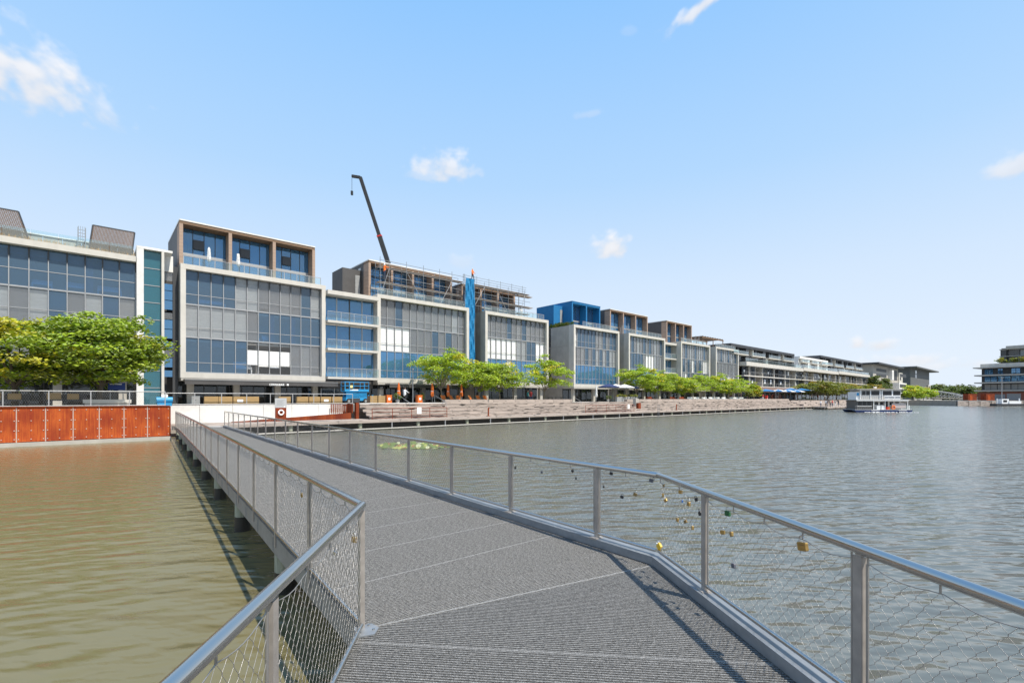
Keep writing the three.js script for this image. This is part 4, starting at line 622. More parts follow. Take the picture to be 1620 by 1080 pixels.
  copyOf(ev, qp(268, 3, PROM), 2, 'upright deep green tree behind the ferry roof', 0.95);
  const ro = tree('round_tree', 'rounded green tree right of the ferry by the far steps', 91, { rx: 6.5, ry: 3.6, cy: 4.4, clumps: 80, per: 80, leaf: 0.6, cr: 1.6, r0: 0.2, fork: 1.4, limbs: 12, reach: 4, flat: 0.5, hollowIn: 0.2 }, qp(300, 4, 2), M.leafBright, M.bark, 'trees along the far quay');
  for (const [s, o2, k] of [[317, 6, 0.95], [334, 8, 0.85]]) copyOf(ro, qp(s, o2, 2), s, 'rounded green tree right of the ferry by the far steps', k);
}
// ---------------------------------------------------------------- people: one continuous skin per figure, coloured by garment
function person(label, pos, turn, o, group) {
  const s = o.h / 1.75, lean = o.lean ?? 0, J = (x, y, z) => new V3(x, y, z);
  const st = o.stride ?? 0.1, arm = o.arm ?? 0.15;
  const b = [ // a, b, ra, rb, colour
    [J(0, 0.95, 0), J(0, 1.15, lean * 0.3), 0.145, 0.15, o.top], [J(0, 1.15, lean * 0.3), J(0, 1.40, lean), 0.15, 0.14, o.top], [J(-0.15, 1.40, lean), J(0.15, 1.40, lean), 0.075, 0.075, o.top], [J(0, 1.44, lean), J(0, 1.53, lean * 1.1), 0.055, 0.052, 'skin'],
    [J(0, 1.60, lean * 1.2 + 0.015), J(0, 1.66, lean * 1.2), 0.085, 0.098, 'skin'], [J(0, 1.70, lean * 1.2 - 0.02), J(0, 1.67, lean * 1.2 - 0.045), 0.094, 0.09, o.hat ?? 'hair'], [J(0, 1.595, lean * 1.2 + 0.1), J(0, 1.625, lean * 1.2 + 0.095), 0.016, 0.012, 'skin']];
  for (const e of [-1, 1]) {
    const f = e * st; b.push([J(e * 0.09, 0.92, 0), J(e * 0.1, 0.5, f * 0.6 + 0.03), 0.095, 0.062, o.leg], [J(e * 0.1, 0.5, f * 0.6 + 0.03), J(e * 0.11, 0.09, f), 0.06, 0.04, o.leg], [J(e * 0.11, 0.045, f - 0.04), J(e * 0.12, 0.04, f + 0.14), 0.042, 0.036, 'shoe']);
    const a = e > 0 ? arm : (o.arm2 ?? arm), el = J(e * 0.27, 1.40 - 0.26 * Math.cos(a), lean + 0.26 * Math.sin(a)), ha = J(e * 0.25, el.y - 0.22 * Math.cos(a + 0.6), el.z + 0.22 * Math.sin(a + 0.6));
    b.push([J(e * 0.19, 1.395, lean), el, 0.055, 0.042, o.top], [el, ha, 0.04, 0.03, o.sleeve ?? 'skin'], [ha, ha.clone().add(J(0, -0.05, 0.03)), 0.036, 0.03, 'skin']);
    for (let q = 0; q < 4; q++) b.push([ha.clone().add(J((q - 1.5) * 0.019, -0.06, 0.035)), ha.clone().add(J((q - 1.5) * 0.021, -0.115, 0.05)), 0.010, 0.008, 'skin']); b.push([ha.clone().add(J(-e * 0.03, -0.02, 0.02)), ha.clone().add(J(-e * 0.045, -0.06, 0.05)), 0.011, 0.009, 'skin']);
  }
  const pal = { skin: [0.50, 0.30, 0.21], hair: [0.04, 0.025, 0.018], shoe: [0.05, 0.05, 0.05], hivis: [0.95, 0.20, 0.02], navy: [0.03, 0.04, 0.07], teal: [0.03, 0.24, 0.26], white: [0.72, 0.73, 0.75], red: [0.5, 0.05, 0.05], denim: [0.06, 0.085, 0.15], grey: [0.3, 0.3, 0.3], sand: [0.5, 0.4, 0.3], black: [0.02, 0.02, 0.022], hatwhite: [0.85, 0.85, 0.85] };
  const cell = 0.026, nx = 32, ny = 72, nz = 36, ox = -0.41, oy = -0.03, oz = -0.36, F = new Float32Array(nx * ny * nz), near = (p) => { let d = 9, w = 0, bi = 0, bd = 9; const ab = new V3(), ap = new V3(); for (let k = 0; k < b.length; k++) { const [A, B, ra, rb] = b[k]; ab.subVectors(B, A); ap.subVectors(p, A); const t = Math.min(1, Math.max(0, ap.dot(ab) / Math.max(1e-9, ab.lengthSq()))), q = ap.addScaledVector(ab, -t).length() - (ra + (rb - ra) * t); if (q < bd) { bd = q; bi = k; } const h = Math.max(0.028 - Math.abs(d - q), 0) / 0.028; d = Math.min(d, q) - h * h * 0.028 / 4; } return [d, bi]; };
  const pt = new V3(); for (let z = 0; z < nz; z++) for (let y = 0; y < ny; y++) for (let x = 0; x < nx; x++) { pt.set(ox + x * cell, oy + y * cell, oz + z * cell); F[(z * ny + y) * nx + x] = near(pt)[0]; }
  // surface nets over the field
  const id = new Int32Array(nx * ny * nz).fill(-1), P = [], C = [], X = [], at3 = (x, y, z) => (z * ny + y) * nx + x;
  for (let z = 0; z < nz - 1; z++) for (let y = 0; y < ny - 1; y++) for (let x = 0; x < nx - 1; x++) {
    let n = 0, sx = 0, sy = 0, sz = 0; const c = []; for (let k = 0; k < 8; k++) c.push(F[at3(x + (k & 1), y + (k >> 1 & 1), z + (k >> 2))]);
    for (let a = 0; a < 8; a++) for (const m of [1, 2, 4]) { const e = a | m; if (e === a || (c[a] < 0) === (c[e] < 0)) continue; const t = c[a] / (c[a] - c[e]); sx += (a & 1) + (m === 1 ? t : 0); sy += (a >> 1 & 1) + (m === 2 ? t : 0); sz += (a >> 2) + (m === 4 ? t : 0); n++; }
    if (n) { id[at3(x, y, z)] = P.length / 3; const q = new V3(ox + (x + sx / n) * cell, oy + (y + sy / n) * cell, oz + (z + sz / n) * cell); C.push(...pal[b[near(q)[1]][4]]); P.push(q.x * s, q.y * s, q.z * s); }
  }
  for (let z = 1; z < nz - 1; z++) for (let y = 1; y < ny - 1; y++) for (let x = 1; x < nx - 1; x++) { const s0 = F[at3(x, y, z)] < 0; for (const [dx, dy, dz] of [[1, 0, 0], [0, 1, 0], [0, 0, 1]]) { if (s0 === F[at3(x + dx, y + dy, z + dz)] < 0) continue; const A = dx ? [0, 1, 0] : dy ? [0, 0, 1] : [1, 0, 0], B = dx ? [0, 0, 1] : dy ? [1, 0, 0] : [0, 1, 0]; const q = [id[at3(x, y, z)], id[at3(x - A[0], y - A[1], z - A[2])], id[at3(x - A[0] - B[0], y - A[1] - B[1], z - A[2] - B[2])], id[at3(x - B[0], y - B[1], z - B[2])]]; if (q.some((v) => v < 0)) continue; s0 ? X.push(q[0], q[1], q[2], q[0], q[2], q[3]) : X.push(q[0], q[2], q[1], q[0], q[3], q[2]); } }
  const g = new THREE.BufferGeometry(); g.setAttribute('position', new THREE.Float32BufferAttribute(P, 3)); g.setAttribute('color', new THREE.Float32BufferAttribute(C, 3)); g.setIndex(X); g.computeVertexNormals();
  const m = put('person', g, M.people ??= std([1, 1, 1], 0.85, { vertexColors: true })); m.position.copy(pos); m.rotation.y = turn; return tag(m, label, 'person', group);
}
person('worker in orange high visibility shirt climbing the rooftop scaffold', qp(20.9, -0.9, 17.75), 2.4, { h: 1.75, top: 'hivis', sleeve: 'hivis', leg: 'navy', arm: 2.2, arm2: 1.3, stride: 0.2, hat: 'hatwhite' });
person('worker in orange top and dark trousers standing on the roof by the blue net', qp(34.9, -1.6, 19.92), 1.0, { h: 1.7, top: 'hivis', leg: 'black', arm: 0.4, hat: 'hatwhite' });
person('man in white shirt and dark trousers standing beside a closed orange umbrella', qp(20.1, 5.6, PROM), 2.8, { h: 1.78, top: 'white', sleeve: 'white', leg: 'black', arm: 0.9 });
person('person in teal top near the cafe under the sparse tree', qp(40.2, 4.4, PROM), 1.7, { h: 1.7, top: 'teal', leg: 'navy', arm: 0.2 });
person('person in red top standing near the one in teal', qp(41.3, 3.9, PROM), 3.4, { h: 1.72, top: 'red', leg: 'denim', arm: 0.7 });
[['white', 'denim'], ['navy', 'denim'], ['white', 'black'], ['sand', 'navy'], ['navy', 'sand'], ['grey', 'white'], ['red', 'denim'], ['black', 'denim']].forEach(([t, l], k) => person(['person in white top and jeans waiting on the far pontoon', 'person in navy top and jeans waiting on the far pontoon', 'person in white top and black trousers on the far pontoon', 'person in sand top waiting on the far pontoon', 'person in navy top and pale trousers on the far pontoon', 'person in grey top and white trousers on the far pontoon', 'person in red top waiting on the far pontoon', 'person all in dark clothes on the far pontoon'][k], qp(139 + k * 1.7 + (k % 3) * 0.5, 13.2 + (k % 2) * 0.9, 0.75), k * 1.1, { h: 1.62 + (k % 4) * 0.06, top: t, leg: l, arm: 0.2 + (k % 3) * 0.3, stride: 0.06 * (k % 3) }, 'people on the far pontoon'));
[['sand', 'black'], ['red', 'sand'], ['white', 'sand'], ['sand', 'sand'], ['red', 'white']].forEach(([t, l], k) => person(['person in sand top and black trousers above the far pontoon', 'person in red top and sand trousers on the far promenade', 'person in white top and sand trousers on the far promenade', 'person all in sand clothes on the far promenade', 'person in red top and white trousers on the far promenade'][k], qp([160, 166, 171, 177, 121][k], [5, 5, 5.5, 5, 5.5][k], PROM), k, { h: 1.7, top: t, leg: l }, 'people on the far promenade'));

// ---------------------------------------------------------------- scaffold, crane, blue net
function scaffold(label, s0, s1, off0, off1, y0, y1, xs, extra) {
  const g = thing('scaffold', label, 'scaffold', 'rooftop scaffolding', new V3(-30.8, 0, -44), TURN), T1 = (a, b) => new MB().tube([a, b], 0.03, 6);
  for (const x of xs) for (const z of [off0, off1]) T1(new V3(x, y0, z), new V3(x, y1 + (z === off1 ? 0.5 : 0), z)).mesh('upright', M.galv, g);
  for (let y = y0 + 0.9; y < y1 + 0.3; y += 0.95) for (const z of [off0, off1]) T1(new V3(s0, y, z), new V3(s1, y, z)).mesh('ledger', M.galv, g);
  for (const y of [y0 + 2.0, y0 + 3.95]) for (let x = s0; x < s1 - 0.5; x += 2.4) bx('scaffold_board', x, y + 0.04, Math.min(off0, off1) + 0.1, Math.min(s1, x + 2.38), y + 0.085, Math.max(off0, off1) - 0.1, M.sleeper, g);
  for (let k = 0; k + 1 < xs.length; k += 2) T1(new V3(xs[k], y0 + (k % 4 ? 3.8 : 0.2), off1 + 0.05), new V3(xs[k + 1], y0 + (k % 4 ? 0.2 : 3.8), off1 + 0.05)).mesh('brace', M.alu, g);
  for (const x of xs) for (const y of [y0 + 1.9, y0 + 3.8]) T1(new V3(x, y, off0), new V3(x, y, off1)).mesh('transom', M.galv, g);
  extra?.(g, T1); return g;
}
scaffold('steel tube scaffold across the rooftop left of the blue net', 20.3, 33.0, -2.4, -1.1, PROM + 12.96, 19.9, [20.4, 21.6, 24.0, 26.5, 29.0, 31.0, 32.9]);
scaffold('steel tube scaffold across the rooftop right of the blue net', 34.3, 45.8, -2.4, -1.0, PROM + 12.96, 19.3, [34.4, 36.6, 39.0, 41.2, 43.4, 44.6], (g, T1) => { for (let k = 0; k < 3; k++) T1(new V3(34, 20.1 + k * 0.35, -2.7), new V3(46.5, 20.1 + k * 0.35, -2.7)).mesh('roof_guard_rail', M.galv, g); for (const [y, x] of [[19.0, 46.5], [17.3, 46.6], [16.2, 46.0]]) bx('outrigger_board', 43.5, y, -2.2, x, y + 0.08, -1.2, M.sleeper, g); for (let x = 34.2; x < 46; x += 2.3) T1(new V3(x, 19.3, -2.7), new V3(x, 21.0, -2.7)).mesh('guard_post', M.galv, g); bx('white_sheet', 44.0, 15.6, -1.4, 44.5, 17.0, -1.35, M.fabricwhite, g); });
{ // projecting flat roof slab over the second scaffold
  const n = thing('safety_net', 'tall strip of bright blue safety netting between two buildings', 'net', null, new V3(-30.8, 0, -44), TURN), m = new MB(), W = 1.6, cols = 12, rows = 40, y0 = 5.0, y1 = 19.75;
  const q = (i, j, t) => new V3(32.75 + W * i / cols, y0 + (y1 - y0) * j / rows, -0.35 + t + 0.10 * Math.sin(i * 1.9 + j * 0.35) + 0.05 * Math.sin(j * 1.3 + i));
  for (const t of [0, -0.02]) for (let i = 0; i < cols; i++) for (let j = 0; j < rows; j++) m.quad(q(i, j, t), q(i + 1, j, t), q(i + 1, j + 1, t), q(i, j + 1, t)); m.mesh('netting', M.bluenet, n);
  for (const x of [32.7, 34.4]) new MB().tube([new V3(x, 4.9, -0.4), new V3(x, 20.2, -0.4)], 0.03, 6).mesh('net_pole', M.galv, n);
  const c = thing('mobile_crane', 'dark telescopic crane boom rising behind the scaffolded roof', 'crane'), base = new V3(-12.6, 3.9, -72.9), tip = new V3(-23.5, 37.4, -72.9), at1 = (t) => new V3().lerpVectors(base, tip, t);
  const bm = std([0.030, 0.029, 0.028], 0.5, { map: at(T.mottle, 2) });
  new MB().bar(at1(0), at1(0.72), 0.55, 0.66).mesh('boom_base_section', bm, c); new MB().bar(at1(0.70), at1(0.985), 0.42, 0.5).mesh('boom_top_section', bm, c); new MB().bar(at1(0.712), at1(0.718), 0.6, 0.72).mesh('boom_collar', M.red, c);
  const hd = at1(0.985); new MB().bar(hd, hd.clone().add(new V3(-1.3, 0.2, 0)), 0.4, 0.35).mesh('boom_head', bm, c); new MB().tube([hd.clone().add(new V3(-1.3, 0, 0)), hd.clone().add(new V3(-1.3, -2.2, 0))], 0.03, 5).mesh('hoist_rope', M.black, c); new MB().box(-0.15, -0.3, -0.15, 0.15, 0.3, 0.15).mesh('hook_block', bm, c).position.copy(hd.clone().add(new V3(-1.3, -2.4, 0)));
  bx('crane_carrier', -16.5, PROM + 0.8, -74.3, -6.5, PROM + 1.7, -71.5, bm, c); bx('crane_cab', -15.5, PROM + 1.7, -74.2, -13.4, PROM + 3.2, -72.9, bm, c); for (let k = 0; k < 4; k++) for (const z of [-74.2, -71.6]) { const w = put('wheel', new THREE.CylinderGeometry(0.6, 0.6, 0.4, 16), M.rubber, c); w.rotation.x = Math.PI / 2; w.position.set(-15 + k * 2.4, PROM + 0.6, z); }
}
// ---------------------------------------------------------------- sign with life ring
{
  const g = thing('life_ring_sign', 'grey notice board on rusted post with white life ring', 'sign', null, qp(6.4, 8.35, DECK), TURN);
  bx('rust_post', -0.45, 0, -0.12, 0.45, 1.2, 0.0, M.rustdull, g); bx('notice_board', -0.48, 1.2, -0.1, 0.48, 2.05, -0.03, std([0.42, 0.43, 0.43], 0.5), g);
  const t = put('life_ring', new THREE.TorusGeometry(0.2, 0.065, 10, 24), M.paper, g); t.position.set(0, 0.78, 0.06);
  for (let k = 0; k < 4; k++) { const b = put('ring_band', new THREE.TorusGeometry(0.067, 0.012, 6, 10), M.red, t); b.position.set(0.2 * Math.cos(k * 1.571 + 0.78), 0.2 * Math.sin(k * 1.571 + 0.78), 0); b.rotation.set(Math.PI / 2, k * 1.571 + 0.78, 0, 'ZXY'); }
  const l = new MB(); for (let k = 0; k < 7; k++) l.box(-0.36 + (k % 2) * 0.05, 1.86 - k * 0.075, -0.028, 0.3 - (k % 3) * 0.09, 1.875 - k * 0.075, -0.026); l.mesh('printed_lines', std([0.2, 0.2, 0.2], 0.7), g); bx('corner_plate', 0.24, 1.26, -0.028, 0.36, 1.33, -0.022, M.paper, g);
}
// plywood coloured screens behind the landing rail
{
  const xs = [0.95, 2.0, 3.1, 4.1, 6.8, 8.4, 9.5, 10.6, 11.7]; let k = 0;
  for (const x of xs) { const g = thing('plywood_planter', ['honey coloured plywood planter box behind the handrail', 'honey coloured plywood planter box with a white notice'][+(k === 2 || k === 7)], 'planter', 'plywood planters along the landing', qp(x, 5.9, PROM), TURN); bx('front_board', 0, 0.02, 0.36, 1.02, 0.74, 0.4, M.ply, g); bx('back_board', 0, 0.02, 0, 1.02, 0.74, 0.04, M.ply, g); for (const e of [0, 0.98]) bx('end_board', e, 0.02, 0.042, e + 0.04, 0.74, 0.358, M.ply, g); bx('soil', 0.042, 0.5, 0.042, 0.978, 0.62, 0.357, M.dark, g); if (k === 2 || k === 7) bx('white_notice', 0.3, 0.25, 0.402, 0.75, 0.48, 0.41, M.paper, g); k++; }
  const e = thing('electric_cabinet', 'small pale grey metal cabinet behind the handrail by the rusted wall', 'cabinet', null, qp(0.05, 5.9, PROM), TURN); bx('case', 0, 0, 0, 0.6, 0.78, 0.3, M.galv, e); bx('door', 0.03, 0.05, 0.302, 0.57, 0.74, 0.32, M.blindpale, e); bx('lock', 0.27, 0.4, 0.322, 0.31, 0.45, 0.335, M.dark, e);
}
// ---------------------------------------------------------------- scissor lift
{
  const g = thing('scissor_lift', 'bright blue scissor lift parked under the balconies', 'lift', null, qp(14.25, 3.1, PROM), TURN), b = M.liftblue, L = 2.75;
  bx('chassis', 0.15, 0.32, -1.0, L - 0.1, 0.72, 0, b, g); bx('battery_box', 0.6, 0.16, 0.0, 1.7, 0.6, 0.06, M.slate, g);
  for (const [x, z] of [[0.45, 0.06], [L - 0.4, 0.06], [0.45, -1.06], [L - 0.4, -1.06]]) { const w = part('wheel', g), t = put('tyre', new THREE.TorusGeometry(0.2, 0.09, 8, 20), M.rubber, w), rm = put('rim', new THREE.CylinderGeometry(0.15, 0.15, 0.12, 14), M.blindpale, w); rm.rotation.x = Math.PI / 2; w.position.set(x, 0.29, z); }
  for (let k = 0; k < 4; k++) for (const z of [-0.85, -0.15]) { new MB().bar(new V3(0.2, 0.78 + k * 0.13, z), new V3(L - 0.2, 0.78 + (k + 0.8) * 0.13, z), 0.06, 0.08).mesh('scissor_arm', b, g); new MB().bar(new V3(L - 0.2, 0.78 + k * 0.13, z + 0.08), new V3(0.2, 0.78 + (k + 0.8) * 0.13, z + 0.08), 0.06, 0.08).mesh('scissor_arm', b, g); }
  bx('platform', 0, 1.32, -1.05, L, 1.42, 0.05, b, g); bx('toe_board', 0, 1.42, 0.02, L, 1.58, 0.05, b, g); bx('white_name_strip', 0.55, 1.44, 0.052, 1.5, 1.56, 0.06, M.paper, g);
  const rl = (a, c) => new MB().tube([a, c], 0.028, 6).mesh('guard_rail', b, g);
  for (const z of [-1.02, 0.03]) { for (const y of [1.95, 2.38]) rl(new V3(0, y, z), new V3(L, y, z)); for (const x of [0.02, 0.5, 1.0, 2.2, L - 0.02]) rl(new V3(x, 1.42, z), new V3(x, 2.38, z)); } for (const x of [0.02, L - 0.02]) for (const y of [1.95, 2.38]) rl(new V3(x, y, -1.02), new V3(x, y, 0.03));
  bx('control_box', 0.55, 1.72, 0.06, 0.82, 2.0, 0.2, std([0.8, 0.7, 0.3], 0.6), g); bx('step', L - 0.14, 0.15, 0.03, L + 0.02, 0.95, 0.1, b, g); bx('ladder_post', L + 0.35, 0.02, -0.1, L + 0.5, 0.95, 0.05, b, g); bx('ladder_foot', L - 0.02, 0.15, -0.06, L + 0.35, 0.22, 0.02, b, g);
}
// ---------------------------------------------------------------- cafe furniture
function closedUmbrella(label, pos, fab = M.orange, H = 2.35) { const g = thing('closed_umbrella', label, 'umbrella', 'closed umbrellas', pos); new MB().tube([new V3(0, 0, 0), new V3(0, H, 0)], 0.025, 8).mesh('pole', M.galv, g); const pr = [[0.05, 0.75], [0.11, 0.8], [0.17, 1.0], [0.15, 1.25], [0.11, 1.4], [0.13, 1.6], [0.1, 2.0], [0.05, H - 0.08], [0.01, H]].map(([x, y]) => new THREE.Vector2(x, y)), lg = new THREE.LatheGeometry(pr, 20), P = lg.attributes.position; for (let k = 0; k < P.count; k++) { const a = Math.atan2(P.getZ(k), P.getX(k)), f = 1 + 0.28 * Math.sin(a * 6 + P.getY(k)); P.setX(k, P.getX(k) * f); P.setZ(k, P.getZ(k) * f); } lg.computeVertexNormals(); put('folded_canopy', lg, fab, g); bx('strap', -0.125, 1.38, -0.125, 0.125, 1.43, 0.125, M.paper, g); new MB().tube([new V3(0, 0, 0), new V3(0, 0.08, 0)], 0.28, 14).mesh('base', M.dark, g); return g; }
for (const [s, l] of [[19.25, 'closed orange umbrella beside the man in white'], [23.55, 'closed orange umbrella by the stair handrail'], [25.75, 'closed orange umbrella behind the orange deck chairs'], [27.7, 'closed orange umbrella next to a leaning tree trunk']]) closedUmbrella(l, qp(s, 5.8, PROM));
closedUmbrella('closed white umbrella at the terrace below navy umbrellas', qp(54.6, 5.2, PROM), M.fabricwhite, 2.9);
closedUmbrella('folded white parasol on the roof terrace', qp(2.4, -0.9, PROM + 13.15), M.fabricwhite, 2.2); closedUmbrella('slim folded white parasol next to a roof terrace post', qp(4.9, -0.8, PROM + 13.15), M.fabricwhite, 1.9);
function openUmbrella(label, pos, fabs, r, H, group) { const g = thing('open_umbrella', label, 'umbrella', group, pos); new MB().tube([new V3(0, 0, 0), new V3(0, H + 0.45, 0)], 0.03, 8).mesh('pole', M.galv, g); const n = 8; for (let k = 0; k < n; k++) { const a = k / n * 6.283, b = (k + 1) / n * 6.283, m = new MB(), t = new V3(0, H + 0.5, 0), p = new V3(r * Math.cos(a), H, r * Math.sin(a)), q = new V3(r * Math.cos(b), H, r * Math.sin(b)), d = new V3(0, -0.16, 0); m.quad(p, t, t.clone().add(new V3(0.001, 0, 0.001)), q); m.quad(p, q, q.clone().add(d), p.clone().add(d)); m.mesh('canopy_panel', fabs[k % fabs.length], g); } new MB().tube([new V3(0, 0, 0), new V3(0, 0.1, 0)], 0.3, 12).mesh('base', M.dark, g); return g; }
for (const [s, o, f, l] of [[57.6, 5.4, [M.fabricnavy], 'open navy umbrella left of two white ones'], [60.0, 5.0, [M.fabricwhite], 'open white umbrella next to the left navy one'], [62.2, 5.2, [M.fabricwhite], 'open white umbrella next to the right navy one'], [64.6, 4.6, [M.fabricnavy], 'open navy umbrella right of two white ones']]) openUmbrella(l, qp(s, o, PROM), f, 1.75, 2.5, 'umbrellas at the terrace cafe');
for (const [s, o, k] of [[124, 5, 0], [131, 5.5, 1], [134, 4.6, 1], [138, 5.4, 1], [142, 5, 0], [145, 5.6, 1], [148, 3, 0], [154, 4, 0], [160, 3.6, 1]]) openUmbrella(k ? 'open blue and white umbrella of the far restaurant' : 'open blue umbrella of the far restaurant', qp(s, o, PROM), k ? [M.fabricblue, M.fabricwhite] : [M.fabricblue], 2.1, s > 146 ? 3.1 : 2.5, 'umbrellas at the far restaurant');
function deckChair(label, pos, turn) { const g = thing('deck_chair', label, 'chair', 'orange deck chairs', pos, turn); const f = (a, b, n) => new MB().bar(a, b, 0.04, 0.03).mesh(n, M.ply, g); for (const e of [-0.28, 0.28]) { f(new V3(e, 0.02, 0.5), new V3(e, 0.95, -0.42), 'back_rail'); f(new V3(e, 0.02, -0.4), new V3(e, 0.45, 0.45), 'seat_rail'); } f(new V3(-0.28, 0.94, -0.41), new V3(0.28, 0.94, -0.41), 'cross_bar'); f(new V3(-0.28, 0.44, 0.44), new V3(0.28, 0.44, 0.44), 'cross_bar'); const m = new MB(), n = 8; for (let k = 0; k < n; k++) { const p = (t) => [0.93 - 0.5 * t - 0.28 * Math.sin(t * 3.14), -0.41 + 0.85 * t]; const [y0, z0] = p(k / n), [y1, z1] = p((k + 1) / n); m.quad(new V3(-0.25, y0, z0), new V3(0.25, y0, z0), new V3(0.25, y1, z1), new V3(-0.25, y1, z1)); } m.mesh('sling', M.orange, g); return g; }
const dc = deckChair('orange deck chair on the promenade edge, one of three by the umbrella', qp(24.9, 6.2, PROM + 0.0), 0.5); for (const [s, t] of [[26.0, 0.9], [26.9, 0.2]]) copyOf(dc, qp(s, 6.3, PROM), t);
for (const [s, t] of [[28.9, 1.1], [30.0, 0.6], [31.1, 0.6]]) copyOf(dc, qp(s, 6.3, PROM), t, 'orange deck chair on the promenade edge, one of three under the trees');
function bin(label, pos, mat = M.orange, H = 0.95) { const g = thing('orange_bin', label, 'bin', null, pos, TURN); bx('body', -0.3, 0, -0.25, 0.3, H - 0.06, 0.25, mat, g); bx('lid', -0.32, H - 0.055, -0.27, 0.32, H, 0.27, mat, g); bx('white_badge', -0.12, 0.4, 0.252, 0.12, 0.66, 0.258, M.paper, g); return g; }
bin('orange bin with white badge beside the wooden crates', qp(17.95, 5.9, PROM)); bin('orange bin with white badge beside a lamp post', qp(21.75, 5.9, PROM)); bin('red bin standing at the far end of the timber steps', qp(121.8, 6, PROM), M.red, 1.3);
for (const [s, l] of [[16.1, 'brown wooden crate leaning by the scissor lift'], [17.0, 'brown wooden crate beside the orange bin']]) { const g = thing('wooden_crate', l, 'crate', null, qp(s, 5.9, PROM), TURN); for (let k = 0; k < 5; k++) bx('slat', -0.4, 0.02 + k * 0.17, 0.36, 0.4, 0.17 + k * 0.17, 0.4, M.ply, g); for (let k = 0; k < 5; k++) bx('slat', -0.4, 0.02 + k * 0.17, -0.4, 0.4, 0.17 + k * 0.17, -0.36, M.ply, g); for (const x of [-0.4, 0.36]) bx('side', x, 0, -0.358, x + 0.04, 0.86, 0.358, M.soffit, g); }
function table(label, pos, mat = M.ply, group = 'cafe tables') { const g = thing('cafe_table', label, 'table', group, pos, TURN); bx('table_top', -0.45, 0.72, -0.35, 0.45, 0.76, 0.35, mat, g); for (const [x, z] of [[-0.4, -0.3], [0.36, -0.3], [-0.4, 0.26], [0.36, 0.26]]) bx('leg', x, 0, z, x + 0.04, 0.72, z + 0.04, M.dark, g); return g; }
const tb = table('small dark cafe table on the promenade', qp(36.4, 4, PROM), M.slate), tg = [18.6, 22.4, 38.2, 39.4, 42.0, 44.6, 46.5, 47.6]; for (const s of tg) copyOf(tb, qp(s, 3.4 + (s % 1) * 2, PROM), TURN + s);
function bench(label, pos, mat, L = 1.8, group = 'benches') { const g = thing('bench', label, 'bench', group, pos, TURN); bx('seat', 0, 0.42, -0.45, L, 0.5, 0, mat, g); bx('backrest', 0, 0.52, -0.47, L, 0.85, -0.41, mat, g); for (const x of [0.1, L - 0.18]) bx('leg', x, 0, -0.4, x + 0.08, 0.42, -0.05, M.dark, g); return g; }
const rb = bench('rust red bench under the far trees', qp(68, 6.2, PROM), M.rustdull); for (const s of [76, 79.4]) copyOf(rb, qp(s, 6.2, PROM), TURN);
const wb = bench('white bench under the far trees', qp(82.5, 6.2, PROM), M.fabricwhite, 2.2); for (const s of [85.2, 88.4, 91.5, 94.5, 97.4, 101.4, 103.8, 106.5]) copyOf(wb, qp(s, 6.2, PROM), TURN);
for (let k = 0; k < 4; k++) { const g = thing('planter_box', 'pale grey planter box in front of the umbrella cafe', 'planter', 'planters at the terrace cafe', qp(58.6 + k * 1.5, 6.3, PROM), TURN); bx('box', 0, 0, -0.4, 1.35, 0.85, 0, M.blindpale, g); const m = crownGeo(300 + k, { rx: 0.55, ry: 0.28, cy: 1.0, clumps: 10, per: 26, leaf: 0.16, cr: 0.25, flat: 0.6 }); const c = put('plants', m.g, M.leafOlive, g); c.position.set(0.67, 0, -0.2); }
for (const [s, o, l] of [[22.2, 5.6, 'green potted shrub near the lamp post'], [18.9, 6.2, 'green potted shrub by the stair handrail'], [56.6, 6, 'green potted shrub beside the closed white umbrella']]) { const g = thing('potted_shrub', l, 'plant', null, qp(s, o, PROM)); new MB().tube([new V3(0, 0, 0), new V3(0, 0.42, 0)], 0.17, 12, true, 0.23).mesh('pot', M.concrete, g); const m = crownGeo(320 + Math.round(s), { rx: 0.42, ry: 0.36, cy: 0.78, clumps: 12, per: 24, leaf: 0.15, cr: 0.22, flat: 0.6 }); put('foliage', m.g, M.leafFar, g); }
for (const [s, l] of [[20.95, 'slim grey lamp post by the man in white'], [71.3, 'slim grey lamp post among the far trees'], [128.4, 'slim grey lamp post by the far restaurant']]) { const g = thing('lamp_post', l, 'lamp post', null, qp(s, 5.9, PROM)); new MB().tube([new V3(0, 0, 0), new V3(0, 3.8, 0)], 0.055, 10, true, 0.04).mesh('pole', M.galv, g); new MB().tube([new V3(0, 3.8, 0), new V3(0, 3.95, 0)], 0.13, 12).mesh('lamp_head', M.galv, g); }
for (const [s, l] of [[18.4, 'slanted steel stair handrail beside the bins'], [23.0, 'slanted steel stair handrail at the sleeper wall'], [46.4, 'slanted steel stair handrail below the umbrella cafe']]) { const g = thing('stair_handrail', l, 'handrail', null, qp(s, 7.2, PROM), TURN); new MB().tube([new V3(0, 0, 0), new V3(0, 0.95, 0), new V3(0.9, 0.1, 1.0), new V3(0.9, -0.7, 1.0)], 0.03, 8).mesh('rail', M.galv, g); }
for (const [s, l] of [[27.6, 'rust red mooring bollard on the boardwalk below deck chairs'], [68.7, 'rust red mooring bollard on the boardwalk below far benches']]) { const g = thing('mooring_bollard', l, 'bollard', null, qp(s, 11.2, DECK), TURN); new MB().tube([new V3(0, 0, 0), new V3(0.02, 0.85, 0), new V3(0.12, 0.98, 0)], 0.09, 10).mesh('post', M.rustdull, g); bx('foot', -0.18, 0, -0.15, 0.18, 0.05, 0.15, M.rustdull, g); }
